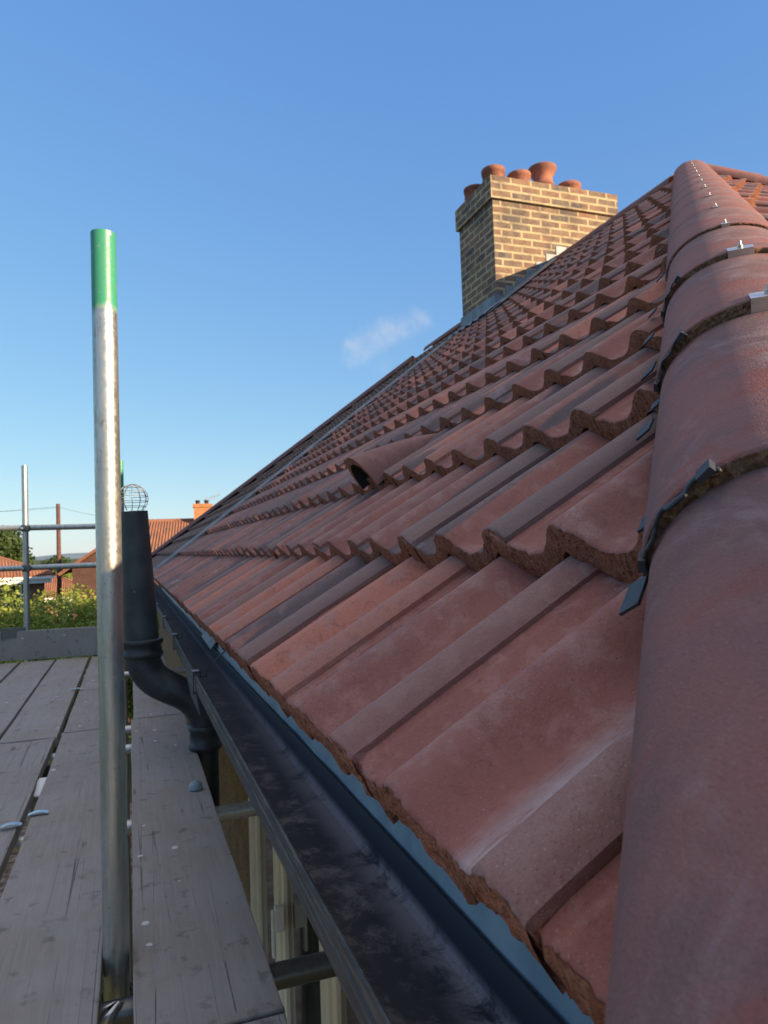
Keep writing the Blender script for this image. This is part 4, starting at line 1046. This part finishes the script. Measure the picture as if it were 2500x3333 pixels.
def far_house(cx, cy, w_, d_, ze, zr, rot, label, hipped=False, chim=None, group='houses across the gardens', wallmat='brick_red', windows=True):
    """w_ along local x (ridge direction), d_ depth"""
    e = empty('house', (cx, cy, -5.2), label, 'house', group); ca_, sa_ = math.cos(rot), math.sin(rot)
    def W(p): return (cx+p[0]*ca_-p[1]*sa_, cy+p[0]*sa_+p[1]*ca_, p[2])
    mb = MB(); mb.box(-w_/2, w_/2, -d_/2, d_/2, -5.2, ze, 0, True, W)
    if not hipped:
        for sx in (-w_/2, w_/2):
            mb.add([W((sx, -d_/2, ze)), W((sx, d_/2, ze)), W((sx, 0, zr-.06))], [(0, 1, 2)], 0, False, [[(-d_/2, ze), (d_/2, ze), (0, zr)]])
    mb.build('wall', M[wallmat], e)
    ov = .35; hx = (d_/2) if hipped else -.05; r = MB(); drop = (zr-ze)/(d_/2)*ov
    ex, ey, zee = w_/2+(ov if hipped else .15), d_/2+ov, ze-drop
    A, B, C_, D_ = (-ex, -ey, zee), (ex, -ey, zee), (ex, ey, zee), (-ex, ey, zee)
    rx = w_/2-hx if hipped else w_/2+.15
    E_, F_ = (-rx, 0, zr), (rx, 0, zr)
    sl_ = math.hypot(ey, zr-zee)
    def face(P, uvs): r.add([W(p) for p in P], [tuple(range(len(P)))], 0, False, [uvs])
    face([A, B, F_, E_], [(-ex, 0), (ex, 0), (rx, sl_), (-rx, sl_)]); face([C_, D_, E_, F_], [(-ex, 0), (ex, 0), (rx, sl_), (-rx, sl_)])
    if hipped: face([B, C_, F_], [(-ey, 0), (ey, 0), (0, sl_)]); face([D_, A, E_], [(-ey, 0), (ey, 0), (0, sl_)])
    ro = r.build('roof', M['roof_far'], e); sd = ro.modifiers.new('s', 'SOLIDIFY'); sd.thickness = .09; sd.offset = 1
    rc = MB(); rc.tube([W((-rx, 0, zr+.06)), W((rx, 0, zr+.06))], .12, 10)
    if hipped:
        for (P, Q) in ((E_, A), (E_, D_), (F_, B), (F_, C_)): rc.tube([W((P[0], P[1], P[2]+.04)), W((Q[0], Q[1], Q[2]+.06))], .10, 8)
    rc.build('ridge', M['roof_far'], ro)
    gt = MB(); gt.box(-ex, ex, -ey-.10, -ey-.005, zee-.12, zee-.01, 0, False, W); gt.box(-ex+.1, ex-.1, -ey+.005, -ey+.03, zee-.30, zee-.02, 0, False, W); gt.build('gutter', M['white'], e)
    if windows:
        k = max(2, int(w_/2.6))
        for i in range(k):
            for (z0, z1) in ((ze-1.55, ze-.35), (ze-4.2, ze-2.9)):
                if z0 < -5: continue
                xc = -w_/2 + (i+.5)*w_/k; f = MB(); f.box(xc-.62, xc+.62, -d_/2-.05, -d_/2+.04, z0, z1, 0, False, W)
                fo = f.build('window', M['white'], e); g_ = MB()
                for a in (-.29, .29): g_.box(xc+a-.25, xc+a+.25, -d_/2-.06, -d_/2-.045, z0+.08, z1-.08, 0, False, W)
                g_.build('pane', M['glass_far'], fo)
        for z0, z1 in ((ze-1.5, ze-.5),):
            f = MB(); f.box(w_/2-.04, w_/2+.05, -.5, .5, z0, z1, 0, False, W); fo = f.build('window', M['white'], e); g_ = MB(); g_.box(w_/2+.045, w_/2+.06, -.42, .42, z0+.08, z1-.08, 0, False, W); g_.build('pane', M['glass_far'], fo)
    if chim:
        for (x0, y0, cw, cd, zt) in chim:
            c = MB(); c.box(x0-cw/2, x0+cw/2, y0-cd/2, y0+cd/2, ze, zt, 0, True, W); c.box(x0-cw/2-.05, x0+cw/2+.05, y0-cd/2-.05, y0+cd/2+.05, zt-.16, zt-.02, 0, True, W)
            co = c.build('chimney', M['brick_orange'], e)
            for dx_ in (-cw*.28, cw*.22):
                pz = MB(); X_, Y_, _ = W((x0+dx_, y0, 0)); pz.lathe((X_, Y_, zt), [(.10, -.02), (.09, .12), (.11, .13), (.11, .17), (.07, .17), (.07, 0)], 12); pz.build('chimney_pot', M['plastic'], co)
    return e, W
M['brick_orange'] = brick('orange_brick', (.48, .19, .075), (.40, .15, .06), (.46, .30, .18), .010)
M['brick_dark'] = brick('dark_brick', (.10, .045, .035), (.08, .035, .03), (.10, .07, .06), .010)
hb, Wb = far_house(3.3, 33.6, 7.4, 7.2, .05, 1.42, -.10, 'house with sunlit orange roof and chimney between the vent pipe and the near roof edge', False, [(-.1, -.35, .78, .6, 2.22)])
# television aerial on that chimney
ae = MB(); bx, by, _ = Wb((.1, -.35, 0))
ae.tube([(bx, by, 2.2), (bx, by, 2.52)], .018, 6); ae.tube([(bx-.15, by, 2.38), (bx+.62, by+.1, 2.66)], .014, 6)
for i in range(7):
    t = i/6; c = Vector((bx-.1+.68*t, by+.1*t, 2.40+.25*t)); ae.tube([c-Vector((.02, 0, .10+.02*t)), c+Vector((.02, 0, .10+.02*t))], .008, 5)
tag(ae.build('tv_aerial', M['wire']), 'thin tv aerial on the orange chimney of the sunlit house', 'aerial')
far_house(-.30, 27.0, 6.4, 2.75, -.32, .62, R_(90), 'house with dark brown gable just left of the nearest pole', False, None, wallmat='brick_dark', windows=False)
far_house(-8.6, 36.5, 9.0, 7.0, -.62, .75, .20, 'house with an orange hipped roof at the left edge under the dark tree', True, [(2.4, -.2, .55, .55, .95)])
far_house(-5.2, 50, 6, 6.5, -2.2, -.9, .05, 'low brown roofed house far off between the bush and the lower rail', True, None)
# telegraph pole and wires
tp_ = empty('telegraph_pole', (-3.0, 35.2, -5.2), 'brown wooden telegraph pole standing beyond the guard rails', 'telegraph pole')
m = MB(); m.tube([(-3.0, 35.2, -5.2), (-3.02, 35.1, 2.43)], [.12, .085], 14); m.build('post', simple('creosoted_wood', (.13, .055, .045), (.09, .04, .035), 6, .8, 0, .4, 30, .01), tp_)
wi_ = [((-3.02, 35.1, 2.3), (-30, 33, 1.9), .5), ((-3.02, 35.1, 2.3), (3.0, 33.3, 1.6), .35), ((-3.02, 35.1, 2.25), (-22, 20, 2.2), .6)]
for i, (a, b, sg) in enumerate(wi_):
    a, b = Vector(a), Vector(b); m = MB(); m.tube([a.lerp(b, t/14) - Vector((0, 0, sg*4*(t/14)*(1-t/14))) for t in range(15)], .006, 5)
    tag(m.build('overhead_wire', M['plastic']), ('thin overhead wire running left from the telegraph pole', 'thin overhead wire from the telegraph pole to the house with the orange chimney', 'thin overhead wire slanting towards the near left from the telegraph pole')[i], 'wire')
# the street poles' paint heights are in object space of each pole (foot at z=0)
